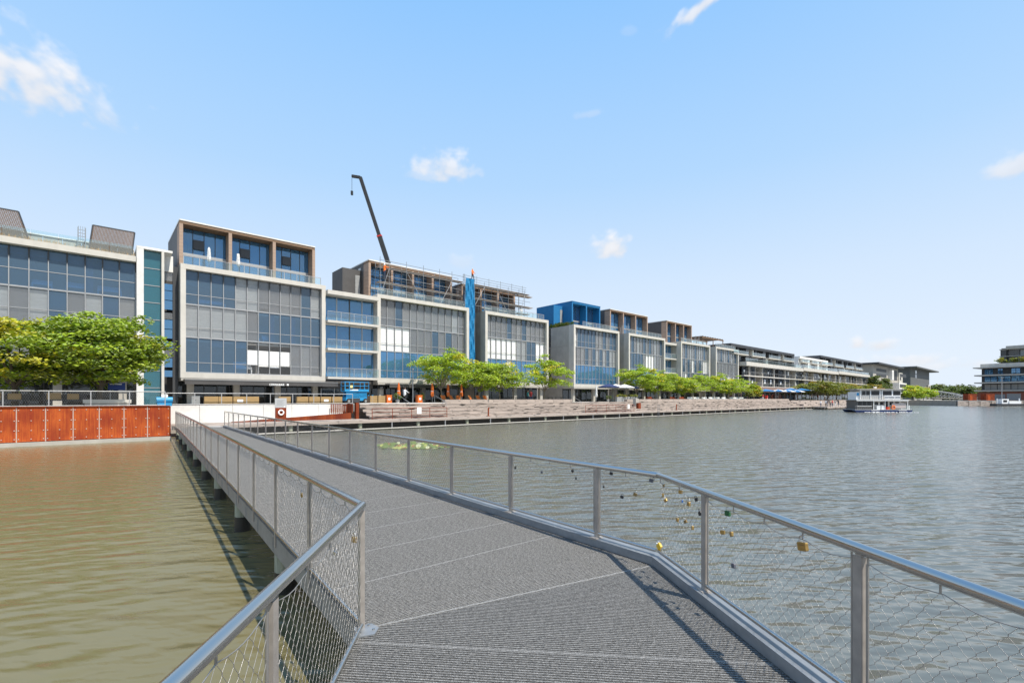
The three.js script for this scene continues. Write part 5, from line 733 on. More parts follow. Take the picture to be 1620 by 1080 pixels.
for (const [s, l] of [[19.0, 'white notice on the red railing beside the scissor lift'], [55.6, 'white notice on the red railing below the navy umbrellas']]) { const g = thing('rail_notice', l, 'sign', null, qp(s, 10.63, DECK), TURN); bx('plate', -0.25, 0.45, 0, 0.25, 1.1, 0.015, M.paper, g); bx('bracket', -0.05, 1.0, -0.06, 0.05, 1.05, 0, M.dark, g); }
{ const g = thing('quay_ladder', 'steel ladder down the quay edge into the water', 'ladder', null, qp(61.4, 12.25, 0), TURN); for (const e of [-0.2, 0.2]) new MB().tube([new V3(e, -0.3, 0), new V3(e, 1.9, 0)], 0.025, 6).mesh('stile', M.galv, g); for (let k = 0; k < 6; k++) new MB().tube([new V3(-0.2, 0.0 + k * 0.25, 0), new V3(0.2, 0.0 + k * 0.25, 0)], 0.02, 6).mesh('rung', M.galv, g); }
{ const g = thing('kiosk_post', 'square concrete post with rust red cabinet at the terrace edge', 'cabinet', null, qp(60.0, 9.6, DECK), TURN); bx('rust_cabinet', -0.35, 0, -0.3, 0.35, 1.3, 0.1, M.rustdull, g); bx('concrete_post', -0.4, 0, -0.9, 0.4, 2.0, -0.35, M.concrete, g); }
// left promenade, seen through the railing
for (const [s, l] of [[-11.4, 'dark bench with tan cushions behind the wire railing, by the yellower tree'], [-8.6, 'dark bench with tan cushions behind the wire railing, between the trees']]) { const g = bench(l, qp(s, 9, PROM), M.slate, 2.2, null); bx('tan_cushion', 0.2, 0.5, -0.4, 0.9, 0.95, -0.05, M.ply, g); bx('tan_cushion', 1.2, 0.5, -0.4, 1.8, 0.9, -0.05, M.ply, g); }
{ const g = thing('stone_plinth', 'long pale stone bench behind the wire railing under the dark tree', 'bench', null, qp(-6.6, 9.6, PROM), TURN); bx('slab', 0, 0.25, -0.5, 2.6, 0.5, 0, M.white, g); bx('base', 0.1, 0, -0.45, 2.5, 0.25, -0.05, M.concdark, g);
  const b = thing('information_board', 'small blue and white board below the dark green tree', 'sign', null, qp(-4.75, 7.2, PROM), TURN); bx('board', -0.5, 1.2, 0, 0.5, 1.75, 0.04, std([0.02, 0.06, 0.28], 0.5), b); bx('white_heading', -0.4, 1.6, 0.042, 0.3, 1.68, 0.05, M.paper, b); for (const e of [-0.4, 0.34]) bx('leg', e, 0, 0, e + 0.06, 1.2, 0.04, M.alu, b);
  const c = thing('blue_compressor', 'bright blue compressor unit behind the end of the wire railing', 'machine', null, qp(-2.0, 8.8, PROM), TURN); new MB().tube([new V3(-0.5, 0.45, 0), new V3(0.5, 0.45, 0)], 0.24, 14).mesh('tank', M.liftblue, c); bx('frame', -0.45, 0, -0.2, 0.45, 0.24, 0.2, M.liftblue, c); bx('motor', -0.2, 0.66, -0.14, 0.2, 0.88, 0.14, M.paper, c); }
// low plants on the roof of the building wrapped in blue
{ const m = crownGeo(401, { rx: 4.2, ry: 0.5, cy: 0.35, clumps: 60, per: 60, leaf: 0.22, cr: 0.4, flat: 0.6, hollowIn: 0.1, yellow: 0.4 }); const g = thing('roof_plants', 'reddish green planting along the concrete roof edge below blue sheeting', 'plants', null, qp(55.6, -4.0, PROM + 13.1), TURN + Math.PI / 2); g.scale.set(1, 1, 0.14); put('foliage', m.g, M.leafFar, g); }
// ---------------------------------------------------------------- love locks hung on the rope net
{
  const brass = std([0.56, 0.36, 0.12], 0.38, { metalness: 0.75, map: at(T.galv, 0.12) }), dull = std([0.36, 0.24, 0.10], 0.5, { metalness: 0.6, map: at(T.galv, 0.12) }), chrome = std([0.55, 0.55, 0.55], 0.25, { metalness: 0.95 }), green = std([0.012, 0.10, 0.03], 0.4), blk = std([0.02, 0.02, 0.022], 0.45), blu = std([0.02, 0.12, 0.4], 0.4), yel = std([0.75, 0.45, 0.02], 0.5), grey = std([0.10, 0.10, 0.12], 0.4);
  const legs = { near: [kinkR, nearR], far: [kinkR, farR], left: [cornerL, farL] };
  const body = (w, h, d) => { const s = new THREE.Shape(), r = Math.min(w, h) * 0.14; s.moveTo(-w / 2 + r, -h / 2); s.lineTo(w / 2 - r, -h / 2); s.quadraticCurveTo(w / 2, -h / 2, w / 2, -h / 2 + r); s.lineTo(w / 2, h / 2 - r); s.quadraticCurveTo(w / 2, h / 2, w / 2 - r, h / 2); s.lineTo(-w / 2 + r, h / 2); s.quadraticCurveTo(-w / 2, h / 2, -w / 2, h / 2 - r); s.lineTo(-w / 2, -h / 2 + r); s.quadraticCurveTo(-w / 2, -h / 2, -w / 2 + r, -h / 2); const g = new THREE.ExtrudeGeometry(s, { depth: d, bevelEnabled: true, bevelSize: d * 0.12, bevelThickness: d * 0.12, bevelSegments: 2, curveSegments: 4 }); g.translate(0, 0, -d / 2); return g; };
  const shackle = (w, h, r) => { const p = [new V3(-w / 2, 0, 0), new V3(-w / 2, h * 0.55, 0)]; for (let k = 0; k <= 8; k++) { const a = Math.PI - k / 8 * Math.PI; p.push(new V3(Math.cos(a) * w / 2, h * 0.55 + Math.sin(a) * w / 2, 0)); } p.push(new V3(w / 2, 0, 0)); return new MB().tube(p, r, 7).geo(); };
  const locks = [['near', 2.38, 1.855, 0.066, brass, 'large brass padlock with stamped letters alone on the near railing bay', 0.3], ['near', 1.45, 1.872, 0.052, green, 'green padlock just below the handrail', 0.1], ['near', 1.37, 1.675, 0.04, brass, 'brass padlock left of its twin, below the green padlock', 0.2], ['near', 1.51, 1.697, 0.044, brass, 'brass padlock with open shackle right of its twin', 0.7], ['near', 1.54, 1.421, 0.045, grey, 'dark grey padlock low on the net', 0.4],
    ['near', 0.49, 1.569, 0.045, brass, 'pale brass padlock low between bend and post', 0], ['near', 0.67, 1.596, 0.036, dull, 'bronze padlock tilted between the two low brass ones', 0.9], ['near', 0.82, 1.567, 0.042, brass, 'pair like brass padlock lowest by the post', 0.5], ['near', 0.97, 1.756, 0.042, blk, 'black padlock against the post', 1.1], ['near', 0.74, 1.802, 0.045, brass, 'brass padlock with tall shackle in mid net', 0.1], ['near', 0.56, 1.895, 0.042, brass, 'brass padlock high under the slack cable', 0.0], ['near', 0.9, 1.882, 0.036, blk, 'small black padlock high by the post', 0.8], ['near', 0.6, 1.80, 0.026, blu, 'tiny blue padlock in mid net', 0.3],
    ['near', 0.15, 1.889, 0.036, dull, 'bronze padlock just right of the bend', 0.6], ['near', 0.13, 1.773, 0.042, brass, 'brass padlock on the bend rod', 0.2], ['near', 0.2, 1.725, 0.04, brass, 'brass padlock lying sideways by the bend rod', 1.2], ['far', 0.1, 1.911, 0.045, grey, 'steel padlock left of the bend under the handrail', 0.3], ['far', 0.34, 1.701, 0.042, dull, 'bronze padlock left of the bend in mid net', 0.7], ['far', 0.55, 1.634, 0.04, blk, 'black padlock lowest on the far side of the bend', 0.3], ['far', 0.73, 1.919, 0.042, blk, 'dark padlock under the handrail by the double rods', 0], ['far', 0.86, 1.721, 0.024, blk, 'tiny black padlock by the double rods', 0.2], ['far', 1.45, 1.867, 0.036, blk, 'black padlock tilted beyond the double rods', 0.8], ['far', 1.38, 1.765, 0.03, blk, 'small black padlock below the tilted one', 0.1], ['far', 2.12, 1.767, 0.034, grey, 'grey padlock alone in the third bay from the bend', 0.6], ['far', 2.78, 1.76, 0.034, blk, 'dark padlock beside the third post from the bend', 0.1],
    ['near', 0.03, 1.13, 0.07, yel, 'yellow padlock on the bottom rail at the bend', 1.5], ['left', 2.09, 1.741, 0.05, brass, 'brass padlock on the corner side railing, second bay', 0.1], ['left', 0.2, 1.642, 0.055, brass, 'brass padlock beside the sharp corner post', 0], ['left', 0.76, 1.37, 0.045, chrome, 'pale padlock low in the net near the corner post', 0.5]];
  for (const [leg, x, y, w, mat, label, tilt] of locks) {
    const [a, b] = legs[leg], L = Math.hypot(b[0] - a[0], b[1] - a[1]), px = a[0] + (b[0] - a[0]) * x / L, pz = a[1] + (b[1] - a[1]) * x / L;
    const g = thing('padlock', label, 'padlock', 'padlocks on the railings', new V3(px, y, pz), Math.atan2(-(b[1] - a[1]), b[0] - a[0]) + (w > 0.06 ? 0.15 : (x * 7) % 0.8 - 0.4)); g.rotation.order = 'YXZ'; g.rotation.z = tilt * 0.55;
    const h = w * 0.86, m = put('body', body(w, h, w * 0.36), mat, g); put('shackle', shackle(w * 0.62, w * 0.75, w * 0.075), mat === blk ? blk : chrome, g).position.set(0, h * 0.48, 0);
    if (mat === brass && w > 0.06) { const t = new MB(); for (let k = 0; k < 4; k++) t.box(-0.021 + k * 0.0115, 0.008, -0.0205, -0.014 + k * 0.0115, 0.016, 0.0170); t.mesh('stamped_marks', dull, m); }
    const key = new THREE.CylinderGeometry(w * 0.09, w * 0.09, w * 0.03, 10); put('keyhole', key, blk, m).position.set(0, -h * 0.53, 0);
  }
}
// ---------------------------------------------------------------- terraced apartment blocks further along the quay
function terraceBlock(label, s, W, o = {}) {
  const g = thing('terrace_block', label, 'building', 'terraced apartment blocks', site(s, o.off ?? 0), TURN), top = o.top ?? 9.4;
  bx('podium', 0, 0, -12, W, 3.6, -1.6, M.podium, g); bx('podium_band', o.band ?? 8, 2.4, -1.6, W, 3.7, 1.2, M.podium, g);
  for (let k = 0; k < Math.round(W / 4); k++) bx('shop_pane', k * 4 + 0.3, 0.1, -1.56, k * 4 + 3.6, 2.3, -1.54, M.glassdark, g);
  const fl = [3.75, 6.55], wr = mulberry(Math.round(s * 10));
  for (const y of fl) {
    bx('floor_slab', 0, y - 0.13, -12, W, y + 0.13, 0.9, M.white, g); bx('inner_wall', 0, y + 0.14, -6.2, W, y + 2.6, -6.0, M.room, g);
    const n = Math.round(W / 4.2), w = W / n;
    for (let k = 0; k < n; k++) { const x = k * w, in0 = k % 3 === 2 ? -1.4 : 0.1, q3 = 4; for (let q = 0; q < q3; q++) { const a = x + 0.45 + q * (w - 0.6) / q3, b = a + (w - 0.6) / q3 - 0.09; bx('window_pane', a, y + 0.9, in0 - 0.02, b, y + 2.5, in0, M.glasstint, g); bx('window_pane', a, y + 0.18, in0 - 0.02, b, y + 0.84, in0, M.glasstint, g); bx('window_bar', b, y + 0.16, in0 - 0.05, b + 0.09, y + 2.55, in0 + 0.04, k % 2 ? M.blindpale : M.aludark, g); if (wr() < 0.22) bx('blind', a, y + 1.0, in0 + 0.012, b, y + 1.0 + rr(0.5, 1.4, wr), in0 + 0.03, M.blindwhite, g); } bx('window_rail', x + 0.45, y + 0.84, in0 - 0.04, x + w - 0.15, y + 0.9, in0 + 0.04, M.blindpale, g);
      if (k % 2 === 0) bx('pier', x + w - 0.15, y + 0.14, -1.4, x + w + 0.42, y + 2.66, 0.5, M.concrete, g); else bx('dark_pier', x + w - 0.14, y + 0.14, -1.4, x + w + 0.42, y + 2.66, 0.15, M.slate, g); if (k % 3 === 2) bx('recess_side', x + 0.1, y + 0.14, -1.4, x + 0.4, y + 2.66, 0.2, M.concrete, g); }
    bx('handrail', 0, y + 1.05, 0.82, W, y + 1.1, 0.88, M.alu, g); for (let k = 0; k * 1.6 < W; k++) bx('rail_post', k * 1.6, y + 0.14, 0.84, k * 1.6 + 0.05, y + 1.05, 0.87, M.alu, g);
  }
  bx('upper_slab', -0.1, top - 0.05, -12, W + 0.1, top + 0.95, 1.5, M.white, g); const m = Math.round(W / 2.2); for (let k = 0; k < m; k++) bx('glass_panel', k * W / m + 0.04, top + 0.97, 1.2, (k + 1) * W / m - 0.04, top + 1.9, 1.215, M.balustrade, g); bx('handrail', 0, top + 1.9, 1.17, W, top + 1.95, 1.24, M.alu, g);
  const wall = o.pent ?? M.slate, p = part('penthouse', g), x0 = o.px0 ?? 0.3, x1 = o.px1 ?? W - 0.4, y0 = top + 0.96, H = o.H ?? 4.3, n = o.units ?? 4, w = (x1 - x0) / n;
  bx('roof', x0, y0 + H - 0.35, -10, x1, y0 + H + 0.35, -0.6, wall, p); bx('side_wall', x0, y0, -10, x0 + 0.3, y0 + H - 0.352, -1.02, wall, p); bx('side_wall', x1 - 0.3, y0, -10, x1, y0 + H - 0.352, -1.02, wall, p); bx('back_wall', x0 + 0.31, y0, -5, x1 - 0.31, y0 + H - 0.352, -4.8, M.room, p);
  for (let k = 0; k < n; k++) {
    const a = x0 + k * w, b = a + w, pw = w * 0.16; bx('party_wall', b - pw, y0, -4.7, b - 0.02, y0 + H - 0.352, -0.75, wall, p); bx('front_panel', a + w * 0.42, y0 + 2.2, -1.6, a + w * 0.5, y0 + H - 0.36, -1.0, wall, p);
    bx('balcony_slab', a + 0.3, y0 + 1.9, -4.7, b - pw - 0.3, y0 + 2.12, 0.1, M.white, p); for (let q = 0; q < 3; q++) bx('balcony_glass', a + 0.35 + q * (w - pw - 0.7) / 3, y0 + 2.13, 0.02, a + 0.3 + (q + 1) * (w - pw - 0.7) / 3, y0 + 2.95, 0.035, M.balustrade, p);
    for (let q = 0; q < 4; q++) { const c = a + 0.35 + q * (w - pw - 0.6) / 4, d = c + (w - pw - 0.6) / 4 - 0.12; bx('window_pane', c, y0 + 2.14, -1.92, d, y0 + H - 0.4, -1.9, M.glasstint, p); bx('window_pane', c, y0 + 0.05, -1.52, d, y0 + 1.85, -1.5, M.glasstint, p); bx('window_bar', d, y0 + 0.05, -1.95, d + 0.12, y0 + H - 0.36, -1.86, q % 2 ? M.aludark : M.blindpale, p); }
    bx('screen_wall', a + w * 0.24, y0 + 2.13, -1.85, a + w * 0.24 + 0.3, y0 + H - 0.36, -0.8, k % 2 ? M.white : wall, p); bx('lower_screen', a + 0.05, y0, -1.5, a + w * 0.14, y0 + 1.88, -0.7, k % 2 ? wall : M.white, p);
  }
  return g;
}
terraceBlock('terraced apartment block with dark roof storey next to the framed row', 121.0, 43, { px0: -4.5, px1: 41.5, units: 4, H: 4.25, top: 9.2 });
terraceBlock('terraced apartment block with white roof storey', 164.4, 38, { pent: M.whitewall, px0: 3, px1: 33, units: 3, H: 3.6, top: 9.5 });
terraceBlock('terraced apartment block with dark roof storey beyond the white one', 203.0, 46, { px0: -14, px1: 44, units: 4, H: 4.9, top: 9.8 });
{ // two plain blocks at the end of the quay
  const g = thing('corner_block', 'pale grey corner block with flat overhanging roof behind the ferry', 'building', null, site(252, 2), TURN), W = 52, H = 16.4;
  bx('wall', 0, 0, -14, W, H - 0.7, 0, M.concrete, g); bx('roof_overhang', -1.5, H - 0.7, -16, W + 1, H, 2.4, M.slate, g); for (const y of [10.4, 12.9]) { bx('strip_window', 6, y, 0.01, 26, y + 1.3, 0.05, M.slate, g); } bx('white_balcony', 34, 3, 0, W, 8.2, 3.5, M.whitewall, g); for (const y of [3.4, 5.9, 11]) { bx('window_band', 35.5, y, 3.51, W - 1.5, y + 1.6, 3.55, M.slate, g); } bx('balcony_recess', 34, 9.6, 0.01, W - 2, 14.5, 0.06, M.slate, g); bx('wall_screen', 30, 9.4, 0.01, 34, 14.2, 1.5, M.whitewall, g); bx('side_tower', W, 0, -10, W + 9, 13.8, 0.5, M.white, g); for (const y of [4, 7, 10]) bx('tower_window', W + 2, y, 0.51, W + 5, y + 1.6, 0.56, M.slate, g);
  const d = thing('end_block', 'dark grey end block with thin projecting roof right of the corner block', 'building', null, site(331, 3), TURN), W2 = 62, gm = std([0.12, 0.125, 0.125], 0.8, { map: at(T.mottle, 5) }), gl = std([0.24, 0.245, 0.245], 0.8, { map: at(T.mottle, 5) });
  bx('wall', 0, 7.6, -14, W2, 17.4, 0, gm, d); bx('lower_wall', 4, 0, -14, W2, 7.59, 0.4, gl, d); bx('roof_overhang', -2, 17.4, -15, W2 + 14, 18.1, 3, gm, d); for (const [x, y] of [[14, 12.2], [14, 14.6]]) bx('window', x, y, 0.01, x + 4, y + 1.9, 0.06, M.glassdark, d); bx('window_surround', W2 - 10, 1, 0.41, W2 - 2, 9, 0.9, M.white, d); bx('tall_window', W2 - 8.5, 1.6, 0.91, W2 - 3.5, 8.2, 0.95, M.dark, d); bx('lift_overrun', 30, 18.1, -8, 34, 19.2, -5, gm, d);
}
// ---------------------------------------------------------------- brick and dark glass building across the water on the right
{
  const g = thing('brick_apartments', 'dark glazed apartment building with red brick panels across the water', 'building', null, new V3(198, 0, -200), -1.07), W = 60;
  const fl = [6.6, 9.9, 13.0, 16.2]; bx('ground_wall', -1, 2.1, -18, 15.4, 5.6, 0.3, M.brick, g); bx('ground_glass', 15.5, 2.1, -18, W, 5.6, -1, M.slate, g); bx('garage_door', 1, 2.2, 0.31, 7.5, 4.6, 0.36, std([0.20, 0.21, 0.22], 0.6), g); bx('garage_door', 7.9, 2.2, 0.31, 12, 4.9, 0.36, std([0.26, 0.26, 0.26], 0.6), g); bx('entry_portal', 14.8, 2.1, 0.32, 15.4, 5.7, 0.7, M.rustdull, g);
  for (let k = 0; k < 3; k++) {
    const y = fl[k]; bx('floor_slab', -1.6, y - 0.75, -18, W, y - 0.25, 1.8, M.concrete, g); bx('storey_wall', 0, y - 0.25, -18, W, y + 2.4, -0.8, M.slate, g); bx('brick_panel', 17.2, y - 0.24, -0.79, 22, y + 2.39, -0.2, M.brick, g);
    for (let q = 0; q < 14; q++) { const x = 1 + q * 4; if (x > 16 && x < 21) continue; const wide = k < 2 ? 3.7 : (q % 2 ? 1.4 : 2.5); bx('window_pane', x, y, -0.76, x + wide, y + 2.1, -0.72, (q * 3 + k) % 3 ? M.glassblue : M.blindpale, g); bx('window_bar', x + wide / 2 - 0.06, y, -0.72, x + wide / 2 + 0.06, y + 2.1, -0.66, M.dark, g); }
  }
  bx('roof_slab', -1.9, 15.5, -18, W, 15.9, 2.2, M.concrete, g); bx('parapet', 0, 15.9, -18, W, 17.3, 0.6, M.white, g);
  bx('upper_storey', 5.0, 17.3, -14, W, 23.2, -3.5, M.slate, g); bx('upper_roof', 7, 23.2, -14, W, 24.4, -2, M.concrete, g); bx('upper_side', 5.6, 17.3, -3.5, 7, 23.6, -2.4, M.cladding, g);
  for (const y of [17.5, 20.4]) { for (let q = 0; q < 15; q++) { if (q % 4 === 3) { bx('pier', 7.5 + q * 3.4, y, -3.5, 8.4 + q * 3.4, y + 2.7, -2.2, M.concrete, g); continue; } bx('window_pane', 7.5 + q * 3.4, y + 0.1, -3.45, 10.6 + q * 3.4, y + 2.4, -3.4, (q + (y > 18)) % 2 ? M.glassdark : M.blindpale, g); } bx('slab_edge', 5, y + 2.55, -3.8, W, y + 2.85, -2.2, M.concrete, g); }
  for (let k = 0; k < 3; k++) { const c = put('roof_shrub', crownGeo(500 + k, { rx: 1.3, ry: 0.9, cy: 0.6, clumps: 14, per: 24, leaf: 0.6, cr: 0.6, flat: 0.7 }).g, M.leafOlive, g); c.position.set(6.5 + k * 3, 17.8, 0); }
  const q = thing('right_quay_wall', 'timber and stone quay wall below the brick apartments', 'quay', null, new V3(174, 0, -185)); for (let k = 0; k < 24; k++) bx('pile_panel', 0 + k * 4.4, -1, -0.2 - (k > 12 ? 0.4 : 0), 4.1 + k * 4.4, 2.0, 0.2, k > 16 ? M.concrete : M.sleeper, q); bx('quay_deck', 0, 1.9, -30, 106, 2.1, 0.22, M.paving, q); bx('fill', 0.1, -1, -30, 105, 1.89, -0.7, M.concdark, q);
  for (const [x, l] of [[179, 'squat orange red box on the right quay, farther from the brick building'], [186, 'squat orange red box on the right quay, nearer the brick building']]) { const b = thing('quay_box', l, 'box', null, new V3(x, 2.1, -188)); bx('body', 0, 0, 0, 3.4, 2.6, 2.2, M.rustdull, b); bx('door', 0.5, 0.1, 2.21, 1.6, 2.1, 2.26, M.rust, b); }
  const lp = thing('quay_lamp', 'thin lamp post on the right quay beside the brick building', 'lamp post', null, new V3(195.5, 2.1, -189)); new MB().tube([new V3(0, 0, 0), new V3(0, 9, 0)], 0.12, 6).mesh('pole', M.alu, lp); bx('lamp_head', -0.6, 9, -0.15, 0.6, 9.15, 0.15, M.alu, lp);
  const bo = thing('moored_launch', 'small white launch moored at the right quay', 'boat', null, new V3(183, 0, -180)); bx('hull', 0, 0.05, -1.4, 11, 0.9, 1.2, M.slate, bo); bx('deckhouse', 2.4, 0.9, -1.1, 5, 2.7, 0.8, M.paper, bo); bx('cabin_window', 2.9, 1.5, 0.81, 4.3, 2.3, 0.85, M.dark, bo); bx('aft_deck', 5, 0.9, -1.1, 9.5, 1.9, 1, M.paper, bo); for (const x of [1.3, 9.8]) new MB().tube([new V3(x, 0.9, 0), new V3(x, 2.9, 0)], 0.15, 6).mesh('stanchion', M.paper, bo);
}
// ---------------------------------------------------------------- far shore
{
  const far = new MB(); far.box(-1200, -1, -1500, 1700, 1.2, -420).box(120, -1, -425, 330, 1.4, -300); setting(far.mesh('far_shore', std([0.11, 0.12, 0.06], 0.95)));
  const b = thing('arched_footbridge', 'grey arched footbridge across the far channel', 'bridge', null, new V3(252, 0, -292)), L = 66, n = 14; const Y = (t) => 2.4 + 1.2 * Math.sin(t * Math.PI), A = (t) => 2.4 + 5.2 * Math.sin(t * Math.PI);
  const P = (t, y, z) => new V3(t * L - 30, y, z); for (const z of [0, -3]) { new MB().tube([...Array(n + 1).keys()].map((k) => P(k / n, A(k / n), z)), 0.3, 6).mesh('arch', M.galv, b); for (let k = 1; k < n; k++) { new MB().tube([P(k / n, Y(k / n), z), P(k / n, A(k / n), z)], 0.12, 5).mesh('hanger', M.galv, b); new MB().tube([P(k / n, Y(k / n), z), P((k + 1) / n, A((k + 1) / n), z)], 0.08, 5).mesh('diagonal', M.galv, b); } new MB().tube([...Array(n + 1).keys()].map((k) => P(k / n, Y(k / n) + 1.1, z)), 0.12, 5).mesh('handrail', M.galv, b); } const m = new MB(); for (let k = 0; k < n; k++) m.hexa([P(k / n, Y(k / n) - 0.4, 0), P((k + 1) / n, Y((k + 1) / n) - 0.4, 0), P((k + 1) / n, Y((k + 1) / n) - 0.4, -3), P(k / n, Y(k / n) - 0.4, -3), P(k / n, Y(k / n), 0), P((k + 1) / n, Y((k + 1) / n), 0), P((k + 1) / n, Y((k + 1) / n), -3), P(k / n, Y(k / n), -3)]); m.mesh('deck', M.concrete, b);
  for (const x of [-34, 36]) bx('abutment', x - 4, -1, -4, x + 4, 2.3, 1, M.concdark, b);
  // woodland on the far shore, one mass
  const r = mulberry(700), vs = [0, 1, 2].map((k) => crownGeo(710 + k, { rx: 6, ry: 4.5, cy: 5.5, clumps: 46, per: 34, leaf: 1.5, cr: 2.2, flat: 0.7, hollowIn: 0.3, yellow: 0.15 }).g); 
  vs.forEach((g, v) => { const N = 130, im = new THREE.InstancedMesh(g, leafMat(...[[0.075, 0.10, 0.025], [0.11, 0.115, 0.035], [0.05, 0.075, 0.03]][v]), N); im.name = numbered('far_woodland'); const m = new THREE.Matrix4(), q = new THREE.Quaternion(); for (let k = 0; k < N; k++) { const d = rr(430, 640, r), x = rr(60, 1.15 * d + 60, r), s = rr(0.9, 1.5, r); m.compose(new V3(x, 0.6 + (d - 430) * 0.018, -d), q.setFromAxisAngle(new V3(0, 1, 0), r() * 6), new V3(s, s * rr(0.7, 1.05, r), s)); im.setMatrixAt(k, m); } im.castShadow = im.receiveShadow = true; tag(im, ['far woodland of mid green trees across the lake', 'far woodland of olive brown trees across the lake', 'far woodland of dark green trees across the lake'][v], 'woodland'); stuff(im); scene.add(im); });
  const t1 = crownGeo(730, { rx: 9, ry: 4.6, cy: 6, clumps: 60, per: 60, leaf: 1.1, cr: 2.4, flat: 0.6, hollowIn: 0.2 }); for (const [x, d, k, lab, mt] of [[222, 318, 1, 'rounded grove tree left of the arched footbridge', M.leafOlive], [238, 322, 0.9, 'rounded grove tree behind the arched footbridge', M.leafOlive], [300, 330, 1.05, 'dark grove tree right of the arched footbridge', M.leafFar], [318, 335, 1, 'dark grove tree beside the brick apartments', M.leafFar]]) { const g = thing('grove_tree', lab, 'tree', 'trees at the far bridge', new V3(x, 1.3, -d), x); g.scale.setScalar(k); put('crown', t1.g, mt, g); new MB().tube([new V3(0, -0.2, 0), new V3(0, 5, 0)], 0.5, 7, true, 0.3).mesh('trunk', M.bark, g); }
}
// ---------------------------------------------------------------- ferry
const font = await new FontLoader().loadAsync('fonts/droid/droid_sans_bold.typeface.json');
function lettering(text, size, depth) { const g = new TextGeometry(text, { font, size, depth, curveSegments: 3, bevelEnabled: false }); g.computeBoundingBox(); const b = g.boundingBox; g.translate(-(b.min.x + b.max.x) / 2, -(b.min.y + b.max.y) / 2, 0); return g; }
{
  const g = thing('ferry', 'two deck white and grey river ferry with dark blue hull', 'boat', null, new V3(77.2, 0, -100), -0.12), hullM = std([0.012, 0.03, 0.11], 0.35), greyM = std([0.50, 0.49, 0.47], 0.6), paleM = std([0.72, 0.68, 0.62], 0.7), darkW = std([0.015, 0.015, 0.017], 0.2);
  g.scale.set(0.9, 1, 0.9); const P = (x, y, z) => new V3(x, y, z);
  for (const z of [-3.4, 0.4]) new MB().hexa([P(-5.2, -0.2, z + 1.0), P(6.2, -0.2, z + 1.0), P(6.2, -0.2, z), P(-5.2, -0.2, z), P(-5.9, 0.5, z + 1.05), P(6.6, 0.5, z + 1.05), P(6.6, 0.5, z - 0.05), P(-5.9, 0.5, z - 0.05)]).mesh('hull', hullM, g);
  bx('deck', -5.7, 0.5, -3.4, 6.3, 0.6, 1.45, greyM, g); for (const x of [-2.2, 3.6]) { bx('fender_frame', x, 0.14, 1.46, x + 1.7, 0.2, 1.56, M.paper, g); bx('fender_frame', x, 0.42, 1.46, x + 1.7, 0.48, 1.56, M.paper, g); }
  bx('lower_cabin', -1.2, 0.6, -3.1, 4.6, 2.55, 0.6, paleM, g); bx('bow_house', -5.2, 0.6, -3.0, -1.9, 2.55, 1.2, std([0.12, 0.115, 0.11], 0.5), g); bx('cabin_door', 1.0, 0.62, 0.61, 1.8, 2.4, 0.66, darkW, g); bx('side_panel', 2.3, 0.9, 1.15, 5.3, 1.9, 1.22, std([0.52, 0.45, 0.42], 0.7), g); for (const x of [-0.9, 0.1]) bx('deck_locker', x, 0.6, 0.7, x + 0.75, 1.4, 1.25, M.paper, g);
  for (const x of [-1.7, 0.75, 5.55]) bx('stanchion', x, 0.6, 1.25, x + 0.1, 2.55, 1.35, M.paper, g); for (const [x, m] of [[1.15, M.red], [1.5, M.orange]]) bx('life_jacket_bin', x, 0.6, 0.95, x + 0.33, 1.15, 1.3, m, g);
  for (let k = 0; k < 3; k++) bx('bow_window', -4.9 + k * 1.0, 1.5, 1.21, -4.15 + k * 1.0, 2.25, 1.25, darkW, g); for (let k = 0; k < 10; k++) bx('bow_rail_bar', -5.6 + k * 0.42, 0.6, 1.38, -5.57 + k * 0.42, 1.35, 1.41, M.galv, g); bx('bow_rail', -5.7, 1.35, 1.37, -1.7, 1.4, 1.42, M.galv, g); bx('bow_stripe', -5.2, 1.25, 1.21, -1.9, 1.4, 1.23, M.paper, g); for (const x of [-1.0, 0.15, 2.2, 3.4]) bx('cabin_window', x, 1.55, 0.61, x + 0.75, 2.2, 0.64, darkW, g); bx('awning_edge', -5.4, 2.40, 1.35, 5.7, 2.545, 1.52, M.paper, g); for (const x of [-3.9, -3.0]) bx('upper_window', x, 3.65, 0.905, x + 0.75, 4.5, 0.95, darkW, g); for (const x of [-4.4, -2.15, -0.15]) bx('window_post', x, 2.75, 0.91, x + 0.14, 4.7, 1.0, M.paper, g);
  const ring = put('life_ring', new THREE.TorusGeometry(0.33, 0.1, 8, 18), M.hivis, g); ring.position.set(2.6, 1.05, 1.3);
  bx('upper_deck', -5.4, 2.55, -3.4, 5.7, 2.7, 1.5, greyM, g);
  bx('upper_cabin', -4.4, 2.7, -3.0, 4.4, 4.75, 0.9, greyM, g); for (const [x0, x1] of [[-2.0, -0.2], [0.55, 2.4], [2.75, 4.25]]) bx('upper_window', x0, 3.65, 0.905, x1, 4.5, 0.95, darkW, g); for (const [x0, x1] of [[0.35, 0.5], [2.45, 2.7]]) bx('window_post', x0, 2.75, 0.91, x1, 4.7, 1.0, M.paper, g); bx('window_head', 0.5, 4.52, 0.91, 4.3, 4.66, 0.98, M.paper, g);
  bx('wheelhouse', -5.1, 2.7, -2.6, -4.41, 4.3, 0.8, M.paper, g); bx('wheelhouse_window', -5.0, 3.5, 0.81, -4.5, 4.1, 0.86, M.liftblue, g); bx('roof', -5.2, 4.75, -3.3, 4.9, 4.9, 1.3, std([0.45, 0.42, 0.38], 0.7), g); bx('roof_hatch', -1.0, 4.9, -1.5, 1.6, 5.08, 0, M.ply, g); bx('radar', -0.4, 5.08, -0.9, 0.1, 5.4, -0.5, M.paper, g);
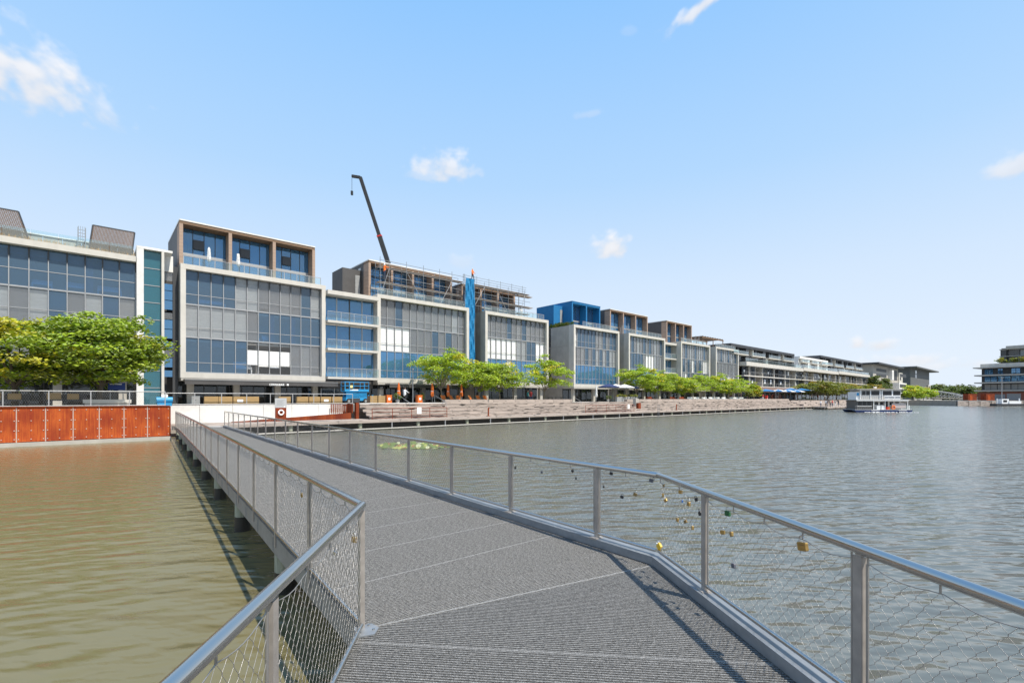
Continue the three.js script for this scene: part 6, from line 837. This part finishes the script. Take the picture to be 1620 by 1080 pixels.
  for (let k = 0; k < 12; k++) bx('rail_bar', -5.2 + k * 0.45, 2.7, 1.42, -5.17 + k * 0.45, 3.3, 1.45, M.galv, g); bx('deck_rail', -5.3, 3.3, 1.41, 0.4, 3.35, 1.46, M.galv, g);
  const sb = bx('name_board', 0.6, 2.78, 1.42, 3.9, 3.5, 1.5, M.paper, g); put('lettering', lettering('SOUTHERN CROSS', 0.27, 0.02), std([0.03, 0.035, 0.06], 0.5), sb).position.set(0, 0, 0.042);
  for (const x of [5.9, 6.2]) new MB().tube([P(x, 0.55, 0.9), P(x, 1.5, 0.9)], 0.07, 6).mesh('mooring_post', M.paper, g);
  const r = mulberry(66), f = new MB(); for (let k = 0; k < 120; k++) { const x = rr(-4, 7, r), z = rr(1.45, 2.6, r); f.add(new THREE.IcosahedronGeometry(rr(0.04, 0.13, r), 0), new THREE.Matrix4().makeTranslation(x, 0.02, z)); } const w = f.mesh('bow_foam', M.paper); w.position.copy(g.position); w.rotation.y = g.rotation.y; w.scale.copy(g.scale); tag(w, 'white foam on the water along the ferry hull', 'foam'); stuff(w);
}
// sign over the big awning: white letters on the valance
{ put('sign_lettering', lettering('CINNABAR', 0.2, 0.015), M.paper, bB2).position.set(8.0, 1.985, 1.152); bx('sign_mark', 8.95, 1.9, 1.152, 9.13, 2.08, 1.167, M.paper, bB2); bx('sign_panel', 0.2, 1.75, -0.6, 1.2, 2.2, -0.5, M.black, bB3); put('sign_lettering', lettering('CAFE', 0.1, 0.01), M.paper, bB3).position.set(0.75, 1.9, -0.498); }
// ---------------------------------------------------------------- lily pads
{
  const r = mulberry(88), g = new MB(), c = new V3(-6.1, 0.012, -28.2); for (let k = 0; k < 260; k++) { const a = r() * 6.283, q = Math.sqrt(r()), x = c.x + Math.cos(a) * q * 2.2 + (r() - 0.5) * 0.3, z = c.z + Math.sin(a) * q * 1.7 + x * 0.1, rad = rr(0.08, 0.17, r), tilt = r() < 0.35 ? rr(0.2, 0.9, r) : 0.03, m = new THREE.Matrix4().makeRotationFromEuler(new THREE.Euler(-Math.PI / 2 + tilt, 0, r() * 6)).setPosition(x, 0.015 + 0.002 * (k % 9) + Math.sin(tilt) * rad, z); g.add(new THREE.CircleGeometry(rad, 9, 0.25, 5.9), m); }
  const lc = g.geo(), cols = []; { const q = mulberry(89), n = lc.attributes.position.count / 11; for (let k = 0; k < n; k++) { const t = q(), c = t < 0.5 ? [0.13, 0.17, 0.05] : t < 0.75 ? [0.30, 0.32, 0.09] : t < 0.9 ? [0.24, 0.13, 0.06] : [0.4, 0.42, 0.25]; for (let i = 0; i < 11; i++) cols.push(...c); } lc.setAttribute('color', new THREE.Float32BufferAttribute(cols, 3)); }
  const m = put('lily_pads', lc, std([1, 1, 1], 0.6, { vertexColors: true })); tag(m, 'patch of floating green lily pads beyond the right railing', 'lily pads'); stuff(m);
}
renderer.render(scene, camera);
